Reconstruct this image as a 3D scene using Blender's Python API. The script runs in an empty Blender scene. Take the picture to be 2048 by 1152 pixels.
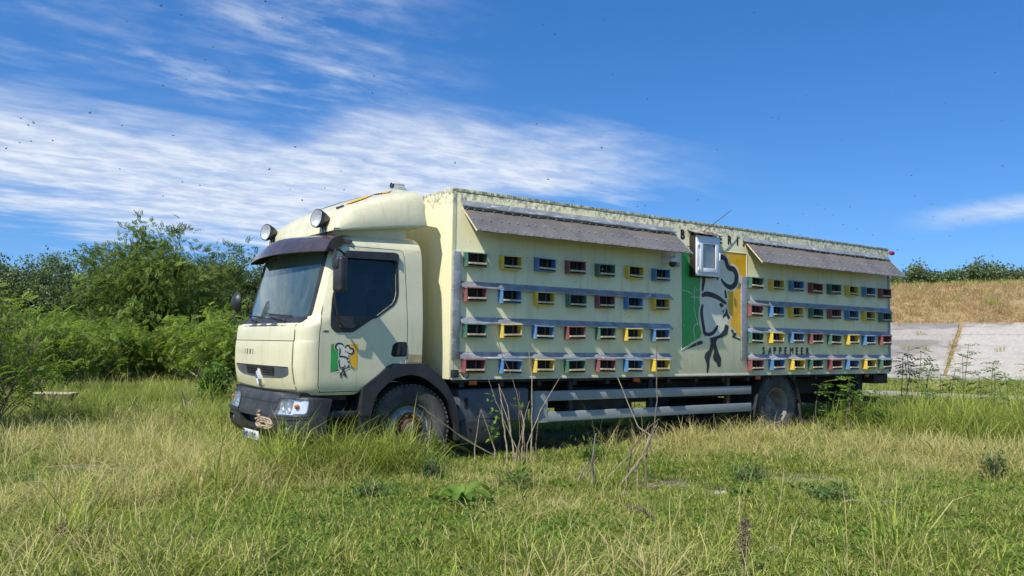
import bpy, bmesh, math, random
import numpy as np
from mathutils import Vector, Matrix, Euler
from mathutils.geometry import delaunay_2d_cdt

R = math.radians
SC = bpy.context.scene
COL = SC.collection

# ------------------------------------------------------------------ camera
YAW, PITCH, ROLL = 0.6260, 0.0648, 0.0152
CAM = Vector((-5.5584, -10.2456, 1.4652))
FPX = 1696.43
fw = Vector((math.sin(YAW) * math.cos(PITCH), math.cos(YAW) * math.cos(PITCH), math.sin(PITCH)))
rt0 = Vector((math.cos(YAW), -math.sin(YAW), 0))
up0 = rt0.cross(fw)
rt = rt0 * math.cos(ROLL) + up0 * math.sin(ROLL)
up = -rt0 * math.sin(ROLL) + up0 * math.cos(ROLL)
cam = bpy.data.cameras.new('camera')
cam.sensor_width = 36.0
cam.lens = FPX / 2048 * 36.0
cam.clip_start = 0.05
cam.clip_end = 3000
camo = bpy.data.objects.new('camera', cam)
camo.matrix_world = Matrix(((rt.x, up.x, -fw.x, CAM.x), (rt.y, up.y, -fw.y, CAM.y), (rt.z, up.z, -fw.z, CAM.z), (0, 0, 0, 1)))
COL.objects.link(camo)
SC.camera = camo


def at(px, py, depth):
    """photo pixel -> world point at a given distance along the view axis (used to measure the place)"""
    return CAM + (fw + rt * ((px - 1024) / FPX) - up * ((py - 576) / FPX)) * depth


# ------------------------------------------------------------------ sun, sky, exposure
SUN = Vector((-1.0, -0.30, 1.19)).normalized()          # towards the sun
sun_el = math.asin(SUN.z)
sun_az = math.atan2(SUN.x, SUN.y)
sl = bpy.data.lights.new('sun', 'SUN')
sl.energy = 3.75
sl.angle = R(0.53)
sl.color = (1.0, 0.955, 0.88)
so = bpy.data.objects.new('sun', sl)
so.rotation_euler = (-SUN).to_track_quat('-Z', 'Y').to_euler()
COL.objects.link(so)

SC.view_settings.view_transform = 'Standard'
SC.view_settings.look = 'None'
SC.view_settings.exposure = 0.50
SC.view_settings.gamma = 1.0
SC.view_settings.use_curve_mapping = False
SC.render.engine = 'CYCLES'
SC.cycles.max_bounces = 6
SC.cycles.transparent_max_bounces = 12
SC.cycles.use_denoising = True


class NT:
    """small helper for node trees"""
    def __init__(self, tree):
        self.t = tree

    def n(self, kind, **kw):
        nd = self.t.nodes.new(kind)
        for k, v in kw.items():
            setattr(nd, k, v)
        return nd

    def link(self, a, b):
        self.t.links.new(a, b)

    def put(self, sock, v):
        if hasattr(v, 'is_linked') or isinstance(v, bpy.types.NodeSocket):
            self.t.links.new(v, sock)
        else:
            if isinstance(v, tuple) and len(v) == 3 and sock.type == 'RGBA':
                v = (*v, 1)
            sock.default_value = v

    def math(self, op, a, b=0.0, c=None, clamp=False):
        m = self.n('ShaderNodeMath', operation=op, use_clamp=clamp)
        self.put(m.inputs[0], a)
        if op not in ('SINE', 'ABSOLUTE', 'ARCSINE', 'SQRT'):
            self.put(m.inputs[1], b)
        if c is not None:
            self.put(m.inputs[2], c)
        return m.outputs[0]

    def sep(self, v):
        s = self.n('ShaderNodeSeparateXYZ')
        self.link(v, s.inputs[0])
        return s.outputs

    def comb(self, x, y, z):
        s = self.n('ShaderNodeCombineXYZ')
        for i, v in enumerate((x, y, z)):
            self.put(s.inputs[i], v)
        return s.outputs[0]

    def noise(self, vec, scale, detail=4, rough=0.55, dist=0.0, out='Fac'):
        nd = self.n('ShaderNodeTexNoise')
        if vec is not None:
            self.link(vec, nd.inputs['Vector'])
        nd.inputs['Scale'].default_value = scale
        nd.inputs['Detail'].default_value = detail
        nd.inputs['Roughness'].default_value = rough
        nd.inputs['Distortion'].default_value = dist
        return nd.outputs[out]

    def ss(self, x, lo, hi, a=0.0, b=1.0):
        m = self.n('ShaderNodeMapRange', interpolation_type='SMOOTHSTEP')
        self.put(m.inputs[0], x)
        self.put(m.inputs[1], lo)
        self.put(m.inputs[2], hi)
        self.put(m.inputs[3], a)
        self.put(m.inputs[4], b)
        return m.outputs[0]

    def mix(self, fac, a, b, mode='MIX'):
        m = self.n('ShaderNodeMix', data_type='RGBA', blend_type=mode)
        self.put(m.inputs[0], fac)
        self.put(m.inputs[6], a)
        self.put(m.inputs[7], b)
        return m.outputs[2]

    def scalevec(self, v, s):
        m = self.n('ShaderNodeMapping')
        self.link(v, m.inputs[0])
        m.inputs['Scale'].default_value = s
        return m.outputs[0]

    def curve(self, x, pts, lo, hi):
        """piecewise curve of x, given as (x, y) pairs with y in 0..1"""
        f = self.ss(x, lo, hi)
        f.node.interpolation_type = 'LINEAR'
        c = self.n('ShaderNodeFloatCurve')
        cv = c.mapping.curves[0]
        pts = [((p - lo) / (hi - lo), q) for p, q in pts]
        cv.points[0].location = pts[0]
        cv.points[1].location = pts[-1]
        for p in pts[1:-1]:
            cv.points.new(*p)
        c.mapping.update()
        self.link(f, c.inputs['Value'])
        return c.outputs[0]


def build_world():
    w = bpy.data.worlds.new('World')
    SC.world = w
    w.use_nodes = True
    t = w.node_tree
    t.nodes.clear()
    k = NT(t)
    out = k.n('ShaderNodeOutputWorld')
    bg = k.n('ShaderNodeBackground')
    k.link(bg.outputs[0], out.inputs[0])
    sky = k.n('ShaderNodeTexSky', sky_type='NISHITA')
    sky.sun_disc = False
    sky.sun_elevation = sun_el
    sky.sun_rotation = sun_az
    sky.altitude = 200
    sky.air_density = 1.25
    sky.dust_density = 0.15
    sky.ozone_density = 4.5
    hs = k.n('ShaderNodeHueSaturation')
    hs.inputs['Hue'].default_value = 0.508
    hs.inputs['Saturation'].default_value = 1.30
    hs.inputs['Value'].default_value = 1.0
    k.link(sky.outputs[0], hs.inputs['Color'])
    tc = k.n('ShaderNodeTexCoord')
    d = tc.outputs['Generated']
    x, y, z = k.sep(d)
    nv = k.n('ShaderNodeVectorMath', operation='NORMALIZE')
    k.link(k.comb(x, y, k.math('ADD', k.math('MULTIPLY', k.math('MAXIMUM', z, -0.02), 1.15), 0.13)), nv.inputs[0])
    k.link(nv.outputs[0], sky.inputs['Vector'])
    az = k.math('MULTIPLY', k.math('ARCTAN2', x, y), 180 / math.pi)
    el = k.math('MULTIPLY', k.math('ARCSINE', z), 180 / math.pi)
    zz = k.math('MAXIMUM', k.math('ADD', z, 0.06), 0.03)
    pl = k.comb(k.math('DIVIDE', x, zz), k.math('DIVIDE', y, zz), 0.0)
    # direction of the streaks on the cloud sheet
    rot = k.n('ShaderNodeMapping')
    k.link(pl, rot.inputs[0])
    rot.inputs['Rotation'].default_value = (0, 0, R(24))
    rot.inputs['Scale'].default_value = (0.55, 1.25, 1)
    pv = rot.outputs[0]
    rot2 = k.n('ShaderNodeMapping')
    k.link(pl, rot2.inputs[0])
    rot2.inputs['Rotation'].default_value = (0, 0, R(-38))
    rot2.inputs['Scale'].default_value = (0.75, 2.0, 1)
    n_big = k.noise(pv, 0.55, 5, 0.55, 0.6)
    n_mid = k.noise(pv, 1.7, 6, 0.55, 0.35)
    n_fine = k.noise(rot2.outputs[0], 2.6, 6, 0.58, 0.35)
    puff = k.noise(k.scalevec(pl, (0.8, 1.2, 1)), 6.5, 6, 0.62, 0.25)
    wob = k.math('MULTIPLY', k.math('SUBTRACT', n_mid, 0.5), 6.5)
    wob2 = k.math('MULTIPLY', k.math('SUBTRACT', n_fine, 0.5), 3.6)
    elw = k.math('ADD', k.math('ADD', el, wob), wob2)
    # the broad bank of cirrus
    lo = k.curve(az, [(-60, .30), (-20, .27), (4, .24), (18, .205), (27, .255), (36, .32), (42, .355), (49, .375), (120, .40)], -60, 120)
    hi = k.curve(az, [(-60, .45), (-20, .46), (4, .48), (14, .46), (20, .445), (27, .53), (36, .485), (42, .435), (49, .395), (120, .39)], -60, 120)
    lo = k.math('MULTIPLY', lo, 30.0)
    hi = k.math('MULTIPLY', hi, 30.0)
    rise = k.ss(k.math('SUBTRACT', elw, lo), -1.3, 1.8)
    fall = k.ss(k.math('SUBTRACT', hi, elw), -1.6, 3.0)
    band = k.math('MULTIPLY', rise, fall)
    azf = k.math('MULTIPLY', k.ss(az, 54, 42), k.ss(az, -160, -125))
    hl_ = k.math('MAXIMUM', k.math('SQRT', k.math('ADD', k.math('MULTIPLY', x, x), k.math('MULTIPLY', y, y))), 0.001)
    left = k.ss(k.math('DIVIDE', k.math('ADD', k.math('MULTIPLY', x, -0.94), k.math('MULTIPLY', y, 0.342)), hl_), -0.29, 0.02)
    band = k.math('MULTIPLY', band, azf)
    tex = k.ss(k.math('ADD', k.math('MULTIPLY', n_mid, 0.5), k.math('MULTIPLY', puff, 0.5)), 0.28, 0.62, 0.55, 1.0)
    band = k.math('MULTIPLY', band, tex)
    # loose wisps above it
    up_m = k.ss(el, 13.5, 16.5)
    wis = k.math('MULTIPLY', k.ss(k.math('ADD', k.math('MULTIPLY', n_fine, 0.6), k.math('MULTIPLY', puff, 0.4)), 0.40, 0.72), k.ss(n_big, 0.36, 0.60))
    side = left
    wis = k.math('MULTIPLY', k.math('MULTIPLY', wis, up_m), k.math('MULTIPLY', side, 0.80))
    # small streak low in the east
    c2 = k.math('ADD', 7.7, k.math('MULTIPLY', k.math('SUBTRACT', az, 60.0), 0.085))
    dd = k.math('ABSOLUTE', k.math('SUBTRACT', k.math('ADD', el, k.math('MULTIPLY', wob2, 0.22)), c2))
    st = k.math('MULTIPLY', k.ss(dd, 0.95, 0.0), k.math('MULTIPLY', k.ss(az, 59.5, 66), k.ss(az, 100, 75)))
    st = k.math('MULTIPLY', st, 0.62)
    # a faint veil everywhere
    veil = k.math('MULTIPLY', k.ss(n_mid, 0.52, 0.85), k.math('MULTIPLY', k.ss(el, 2, 12), k.math('MULTIPLY', side, 0.22)))
    dens = k.math('MAXIMUM', k.math('MAXIMUM', band, wis), k.math('MAXIMUM', st, veil))
    dens = k.math('MULTIPLY', dens, k.ss(el, 0.5, 5.0))
    dens = k.math('MULTIPLY', dens, 0.86)
    cl = k.mix(k.ss(puff, 0.35, 0.65), (4.1, 4.55, 5.3), (5.3, 5.6, 6.05))
    colr = k.mix(dens, hs.outputs[0], cl)
    k.link(colr, bg.inputs[0])
    bg.inputs[1].default_value = 0.120


build_world()

# ------------------------------------------------------------------ materials
MATS = {}


def new_mat(name):
    m = bpy.data.materials.new(name)
    m.use_nodes = True
    t = m.node_tree
    b = t.nodes['Principled BSDF']
    k = NT(t)
    return m, k, b


def simple(name, col, rough=0.5, metal=0.0, var=0.12, scale=9.0, bump=0.0, spec=0.5, coat=0.0, dust=0.0, dustcol=(0.30, 0.26, 0.19)):
    """a painted / plastic / metal surface with uneven tone, dust and slight relief"""
    m, k, b = new_mat(name)
    tc = k.n('ShaderNodeTexCoord')
    v = tc.outputs['Object']
    n1 = k.noise(v, scale, 6, 0.6)
    dark = tuple(c * (1 - var) for c in col)
    lite = tuple(min(1, c * (1 + var)) for c in col)
    c = k.mix(k.ss(n1, 0.3, 0.7), dark, lite)
    if dust > 0:
        n2 = k.noise(v, scale * 5.0, 8, 0.75)
        n3 = k.noise(v, scale * 0.35, 4, 0.6)
        c = k.mix(k.math('MULTIPLY', k.ss(k.math('ADD', k.math('MULTIPLY', n2, 0.45), k.math('MULTIPLY', n3, 0.55)), 0.38, 0.72), dust), c, dustcol)
    if name.startswith('hive_'):
        oi = k.n('ShaderNodeObjectInfo')
        fade = k.ss(oi.outputs['Random'], 0.0, 1.0, 0.0, 0.34)
        fade.node.interpolation_type = 'LINEAR'
        c = k.mix(fade, c, tuple(0.55 * q + 0.45 * 0.34 for q in col))
    k.link(c, b.inputs['Base Color'])
    rn = k.ss(n1, 0.2, 0.8, max(0.02, rough - 0.08), min(1, rough + 0.1))
    k.link(rn, b.inputs['Roughness'])
    b.inputs['Metallic'].default_value = metal
    b.inputs['Specular IOR Level'].default_value = spec
    b.inputs['Coat Weight'].default_value = coat
    if bump > 0:
        bp = k.n('ShaderNodeBump')
        bp.inputs['Strength'].default_value = bump
        bp.inputs['Distance'].default_value = 0.01
        k.link(k.noise(v, scale * 6, 6, 0.6), bp.inputs['Height'])
        k.link(bp.outputs[0], b.inputs['Normal'])
    MATS[name] = m
    return m


CREAM = (0.70, 0.655, 0.42)


def cab_paint():
    m, k, b = new_mat('cab_paint')
    tc = k.n('ShaderNodeTexCoord')
    v = tc.outputs['Object']
    x, y, z = k.sep(v)
    n1 = k.noise(v, 3.0, 5, 0.55)
    c = k.mix(k.ss(n1, 0.3, 0.7), (0.68, 0.635, 0.405), (0.72, 0.675, 0.44))
    # grime in a lower band and specks
    sp = k.ss(k.noise(v, 55, 3, 0.5), 0.66, 0.73)
    c = k.mix(k.math('MULTIPLY', sp, 0.45), c, (0.2, 0.16, 0.08))
    st = k.noise(k.scalevec(v, (9, 9, 0.8)), 1.6, 5, 0.6)
    c = k.mix(k.math('MULTIPLY', k.ss(st, 0.50, 0.78), 0.36), c, (0.38, 0.34, 0.22))
    top = k.math('MULTIPLY', k.ss(z, 2.60, 2.86), k.ss(k.noise(v, 11, 6, 0.65), 0.47, 0.68))
    c = k.mix(k.math('MULTIPLY', top, 0.10), c, (0.27, 0.25, 0.17))
    k.link(c, b.inputs['Base Color'])
    b.inputs['Roughness'].default_value = 0.33
    k.link(k.ss(n1, 0.2, 0.8, 0.26, 0.42), b.inputs['Roughness'])
    b.inputs['Coat Weight'].default_value = 0.15
    MATS['cab_paint'] = m


def box_paint():
    m, k, b = new_mat('box_paint')
    tc = k.n('ShaderNodeTexCoord')
    v = tc.outputs['Object']
    x, y, z = k.sep(v)
    n1 = k.noise(v, 2.2, 5, 0.6)
    c = k.mix(k.ss(n1, 0.3, 0.7), (0.78, 0.725, 0.425), (0.83, 0.78, 0.475))
    # run-off streaks down the panels
    st = k.noise(k.scalevec(v, (7.5, 7.5, 0.55)), 1.3, 6, 0.62)
    c = k.mix(k.math('MULTIPLY', k.ss(st, 0.50, 0.74), 0.34), c, (0.40, 0.38, 0.25))
    st2 = k.noise(k.scalevec(v, (26, 26, 1.6)), 1.1, 5, 0.6)
    c = k.mix(k.math('MULTIPLY', k.ss(st2, 0.55, 0.74), 0.28), c, (0.84, 0.82, 0.68))
    # lichen and black algae along the top edge
    ni = k.noise(v, 16, 8, 0.7)
    edge = k.ss(k.math('ADD', z, k.math('MULTIPLY', k.math('SUBTRACT', n1, 0.5), 0.55)), 3.14, 3.34)
    lich = k.math('MULTIPLY', edge, k.ss(ni, 0.42, 0.62))
    c = k.mix(k.math('MULTIPLY', lich, 0.80), c, (0.075, 0.075, 0.055))
    rim = k.math('MULTIPLY', k.ss(k.math('ADD', z, k.math('MULTIPLY', ni, 0.06)), 3.375, 3.41), k.ss(k.noise(k.scalevec(v, (30, 30, 2)), 1.2, 3, 0.5), 0.38, 0.55))
    c = k.mix(k.math('MULTIPLY', rim, 0.50), c, (0.09, 0.07, 0.045))
    # dirt band and specks
    sp = k.ss(k.noise(v, 40, 3, 0.5), 0.665, 0.72)
    c = k.mix(k.math('MULTIPLY', sp, 0.55), c, (0.10, 0.08, 0.05))
    low = k.math('MULTIPLY', k.ss(z, 1.30, 1.02), k.ss(n1, 0.35, 0.7))
    c = k.mix(k.math('MULTIPLY', low, 0.25), c, (0.36, 0.33, 0.22))
    # rust run from the hatch bracket
    rx = k.math('ABSOLUTE', k.math('SUBTRACT', x, 4.78))
    rs = k.math('MULTIPLY', k.ss(k.math('ADD', rx, k.math('MULTIPLY', k.noise(k.scalevec(v, (1, 1, 6)), 5, 3), 0.03)), 0.05, 0.012), k.math('MULTIPLY', k.ss(z, 2.05, 2.5), k.ss(z, 2.62, 2.5)))
    c = k.mix(k.math('MULTIPLY', rs, 0.75), c, (0.33, 0.12, 0.02))
    k.link(c, b.inputs['Base Color'])
    k.link(k.ss(st, 0.3, 0.7, 0.42, 0.65), b.inputs['Roughness'])
    bp = k.n('ShaderNodeBump')
    bp.inputs['Strength'].default_value = 0.10
    bp.inputs['Distance'].default_value = 0.02
    k.link(k.noise(v, 2.6, 3, 0.5), bp.inputs['Height'])
    k.link(bp.outputs[0], b.inputs['Normal'])
    MATS['box_paint'] = m


def galvanised():
    m, k, b = new_mat('galvanised')
    tc = k.n('ShaderNodeTexCoord')
    v = tc.outputs['Object']
    n1 = k.noise(v, 6, 5, 0.6)
    c = k.mix(k.ss(n1, 0.3, 0.7), (0.25, 0.255, 0.255), (0.40, 0.405, 0.40))
    wh = k.noise(k.scalevec(v, (3.2, 3.2, 14)), 2.0, 7, 0.65, 0.9)
    c = k.mix(k.math('MULTIPLY', k.ss(wh, 0.56, 0.66), 0.75), c, (0.62, 0.64, 0.66))
    k.link(c, b.inputs['Base Color'])
    k.link(k.ss(wh, 0.5, 0.7, 0.42, 0.75), b.inputs['Roughness'])
    k.link(k.ss(wh, 0.5, 0.66, 0.30, 0.05), b.inputs['Metallic'])
    MATS['galvanised'] = m


def membrane():
    m, k, b = new_mat('awning_sheet')
    tc = k.n('ShaderNodeTexCoord')
    v = tc.outputs['Object']
    x, y, z = k.sep(v)
    n1 = k.noise(v, 3.5, 6, 0.6)
    c = k.mix(k.ss(n1, 0.3, 0.7), (0.130, 0.120, 0.106), (0.190, 0.175, 0.156))
    br = k.math('MULTIPLY', k.ss(k.math('ADD', z, k.math('MULTIPLY', n1, 0.25)), 3.12, 3.32), 0.6)
    c = k.mix(br, c, (0.23, 0.16, 0.09))
    scr = k.noise(k.scalevec(v, (1.2, 10, 10)), 3, 8, 0.75, 1.2)
    c = k.mix(k.math('MULTIPLY', k.ss(scr, 0.60, 0.70), 0.35), c, (0.42, 0.40, 0.37))
    k.link(c, b.inputs['Base Color'])
    b.inputs['Roughness'].default_value = 0.6
    bp = k.n('ShaderNodeBump')
    bp.inputs['Strength'].default_value = 0.25
    bp.inputs['Distance'].default_value = 0.02
    k.link(k.noise(v, 5, 4, 0.5), bp.inputs['Height'])
    k.link(bp.outputs[0], b.inputs['Normal'])
    MATS['awning_sheet'] = m


def glass(name, tint, dustamt, dustcol, refl=1.0):
    """pane: clear tinted glass with a mirror coat and a film of dust"""
    m, k, b = new_mat(name)
    k.t.nodes.remove(b)
    out = [n for n in k.t.nodes if n.type == 'OUTPUT_MATERIAL'][0]
    tr = k.n('ShaderNodeBsdfTransparent')
    tr.inputs[0].default_value = (*tint, 1)
    gl = k.n('ShaderNodeBsdfGlossy')
    gl.inputs['Roughness'].default_value = 0.015
    gl.inputs['Color'].default_value = (refl, refl, refl, 1)
    lw_ = k.n('ShaderNodeLayerWeight')
    f5 = k.math('ADD', k.math('MULTIPLY', k.math('POWER', lw_.outputs['Facing'], 4.0), 0.93), 0.045)
    mx = k.n('ShaderNodeMixShader')
    k.link(k.math('MULTIPLY', f5, 1.0, clamp=True), mx.inputs[0])
    k.link(tr.outputs[0], mx.inputs[1])
    k.link(gl.outputs[0], mx.inputs[2])
    df = k.n('ShaderNodeBsdfDiffuse')
    df.inputs[0].default_value = (*dustcol, 1)
    tc = k.n('ShaderNodeTexCoord')
    v = tc.outputs['Object']
    n1 = k.noise(k.scalevec(v, (5, 5, 1.4)), 1.6, 6, 0.65, 0.8)
    m2 = k.n('ShaderNodeMixShader')
    k.link(k.ss(n1, 0.25, 0.8, dustamt * 0.65, dustamt * 1.35), m2.inputs[0])
    k.link(mx.outputs[0], m2.inputs[1])
    k.link(df.outputs[0], m2.inputs[2])
    k.link(m2.outputs[0], out.inputs[0])
    MATS[name] = m


def leafy(name, dark, lite, trans=0.35, rough=0.5, yellow=None):
    """leaves and blades: colour attribute 'shade' in 0..1 drives the tone"""
    m, k, b = new_mat(name)
    out = [n for n in k.t.nodes if n.type == 'OUTPUT_MATERIAL'][0]
    a = k.n('ShaderNodeAttribute', attribute_name='shade')
    oi = k.n('ShaderNodeObjectInfo')
    f = k.math('ADD', a.outputs['Fac'], k.math('MULTIPLY', k.math('SUBTRACT', oi.outputs['Random'], 0.5), 0.25), clamp=True)
    c = k.mix(f, dark, lite)
    if yellow:
        a2 = k.n('ShaderNodeAttribute', attribute_name='dry')
        c = k.mix(a2.outputs['Fac'], c, yellow)
    k.link(c, b.inputs['Base Color'])
    b.inputs['Roughness'].default_value = rough
    b.inputs['Specular IOR Level'].default_value = 0.18
    tl = k.n('ShaderNodeBsdfTranslucent')
    k.link(k.mix(0.35, c, tuple(min(1, q * 1.5) for q in lite)), tl.inputs[0])
    mx = k.n('ShaderNodeMixShader')
    mx.inputs[0].default_value = trans
    k.link(b.outputs[0], mx.inputs[1])
    k.link(tl.outputs[0], mx.inputs[2])
    k.link(mx.outputs[0], out.inputs[0])
    MATS[name] = m


cab_paint()
box_paint()
galvanised()
membrane()
glass('windscreen_glass', (0.60, 0.72, 0.66), 0.13, (0.34, 0.44, 0.40))
glass('side_glass', (0.30, 0.38, 0.42), 0.03, (0.10, 0.16, 0.20), 0.9)
glass('spot_glass', (0.9, 0.92, 0.92), 0.30, (0.55, 0.56, 0.55), 0.6)
glass('lens_glass', (0.93, 0.95, 0.96), 0.04, (0.7, 0.72, 0.74))
simple('black_plastic', (0.020, 0.021, 0.024), 0.42, var=0.2, dust=0.10)
simple('grey_plastic', (0.022, 0.0235, 0.026), 0.5, var=0.2, bump=0.12, dust=0.16)
simple('blue_grey_panel', (0.065, 0.078, 0.095), 0.5, var=0.15, dust=0.35)
simple('chassis_black', (0.012, 0.012, 0.013), 0.7, var=0.3, dust=0.15)
simple('rubber', (0.040, 0.038, 0.036), 0.8, var=0.25, bump=0.2, dust=0.8, dustcol=(0.20, 0.175, 0.14))
simple('rubber_dark', (0.016, 0.016, 0.017), 0.7, var=0.25, dust=0.3, dustcol=(0.12, 0.11, 0.09))
simple('wheel_steel', (0.30, 0.30, 0.29), 0.55, metal=0.2, var=0.3, dust=0.85, dustcol=(0.20, 0.16, 0.11))
simple('wheel_dark', (0.05, 0.047, 0.043), 0.7, var=0.3, dust=0.7, dustcol=(0.13, 0.11, 0.085))
simple('dusty_wheel', (0.21, 0.19, 0.16), 0.8, var=0.3, dust=0.5, dustcol=(0.30, 0.26, 0.20))
simple('rust', (0.10, 0.045, 0.022), 0.85, var=0.5, scale=30, bump=0.3, dust=0.5, dustcol=(0.05, 0.03, 0.02))
simple('grey_paint', (0.27, 0.30, 0.285), 0.45, var=0.08, dust=0.25)
simple('visor_plastic', (0.055, 0.040, 0.043), 0.16, var=0.15, spec=0.6, dust=0.12)
simple('chrome', (0.66, 0.67, 0.68), 0.30, metal=0.7, var=0.1)
simple('reflector', (0.80, 0.81, 0.82), 0.35, metal=0.25, var=0.05)
simple('amber', (0.55, 0.11, 0.01), 0.3, var=0.15)
simple('red_lens', (0.26, 0.03, 0.02), 0.3, var=0.15)
simple('white_plastic', (0.74, 0.76, 0.78), 0.35, var=0.05, dust=0.12)
simple('roller_beige', (0.52, 0.46, 0.37), 0.7, var=0.06)
simple('wood_strip', (0.64, 0.52, 0.30), 0.6, var=0.25, scale=22, dust=0.25)
simple('dark_inside', (0.012, 0.011, 0.010), 0.8, var=0.3)
simple('decal_green', (0.030, 0.36, 0.065), 0.42, var=0.10, dust=0.12, dustcol=(0.2, 0.3, 0.15))
simple('decal_orange', (0.80, 0.43, 0.012), 0.42, var=0.10, dust=0.14, dustcol=(0.4, 0.28, 0.1))
simple('decal_black', (0.014, 0.015, 0.017), 0.45, var=0.2, dust=0.16, dustcol=(0.2, 0.2, 0.16))
simple('decal_cream', (0.76, 0.73, 0.55), 0.45, var=0.05, dust=0.2)
simple('letter_black', (0.018, 0.017, 0.016), 0.5, var=0.2, dust=0.15)
simple('letter_faded', (0.20, 0.18, 0.12), 0.5, var=0.3)
simple('letter_ghost', (0.58, 0.54, 0.36), 0.5, var=0.05)
simple('hive_green', (0.036, 0.145, 0.095), 0.45, var=0.25, scale=14, dust=0.38)
simple('hive_yellow', (0.82, 0.56, 0.035), 0.45, var=0.15, scale=14, dust=0.38)
simple('hive_blue', (0.055, 0.215, 0.46), 0.45, var=0.2, scale=14, dust=0.34)
simple('hive_red', (0.24, 0.036, 0.042), 0.45, var=0.25, scale=14, dust=0.38)
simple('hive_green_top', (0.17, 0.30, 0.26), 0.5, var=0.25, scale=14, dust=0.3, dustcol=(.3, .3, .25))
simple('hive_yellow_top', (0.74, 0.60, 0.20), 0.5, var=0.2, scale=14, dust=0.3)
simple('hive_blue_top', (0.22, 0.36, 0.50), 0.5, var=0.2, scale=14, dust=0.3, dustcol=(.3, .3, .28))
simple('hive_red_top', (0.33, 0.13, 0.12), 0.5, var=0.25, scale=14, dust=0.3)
simple('seat_fabric', (0.03, 0.035, 0.05), 0.9, var=0.3)
simple('dash_plastic', (0.16, 0.17, 0.17), 0.7, var=0.2)
simple('rope', (0.42, 0.31, 0.22), 0.9, var=0.35, scale=60, bump=0.3)
simple('plate_white', (0.75, 0.76, 0.75), 0.4, var=0.05, dust=0.2)
simple('plate_blue', (0.02, 0.05, 0.28), 0.4, var=0.05)
simple('flashing_rust', (0.42, 0.44, 0.45), 0.6, metal=0.3, var=0.2, scale=12, dust=0.95, dustcol=(0.20, 0.07, 0.025))
simple('bark', (0.105, 0.085, 0.065), 0.9, var=0.35, scale=18, bump=0.4)
simple('bark_pale', (0.27, 0.24, 0.19), 0.9, var=0.35, scale=22, bump=0.3)
simple('dry_stalk', (0.36, 0.285, 0.19), 0.85, var=0.35, scale=30)
simple('dry_stalk_dark', (0.17, 0.125, 0.085), 0.85, var=0.35, scale=30)
simple('stone_white', (0.42, 0.39, 0.33), 0.9, var=0.2, scale=12, bump=0.5)
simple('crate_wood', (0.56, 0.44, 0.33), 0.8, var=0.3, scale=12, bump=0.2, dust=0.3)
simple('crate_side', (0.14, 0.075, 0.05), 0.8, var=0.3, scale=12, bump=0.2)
simple('bee_body', (0.055, 0.035, 0.012), 0.6, var=0.3, scale=200)
leafy('tree_leaf', (0.055, 0.100, 0.018), (0.24, 0.315, 0.060))
leafy('shrub_leaf', (0.070, 0.13, 0.016), (0.34, 0.45, 0.055), 0.42)
leafy('silver_leaf', (0.042, 0.080, 0.020), (0.27, 0.34, 0.13), 0.2)
leafy('crest_leaf', (0.060, 0.095, 0.034), (0.26, 0.32, 0.14), 0.3)
leafy('weed_leaf', (0.050, 0.115, 0.018), (0.21, 0.34, 0.055), 0.4)
leafy('thistle_leaf', (0.060, 0.115, 0.030), (0.18, 0.28, 0.080), 0.35)
leafy('grass_blade', (0.058, 0.104, 0.010), (0.385, 0.475, 0.060), 0.32, 0.5, yellow=(0.66, 0.54, 0.24))
leafy('dry_grass', (0.33, 0.225, 0.095), (0.62, 0.45, 0.22), 0.3, 0.6, yellow=(0.62, 0.49, 0.27))
leafy('plume', (0.12, 0.085, 0.06), (0.30, 0.22, 0.16), 0.3, 0.8)

# ------------------------------------------------------------------ mesh helpers


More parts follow.
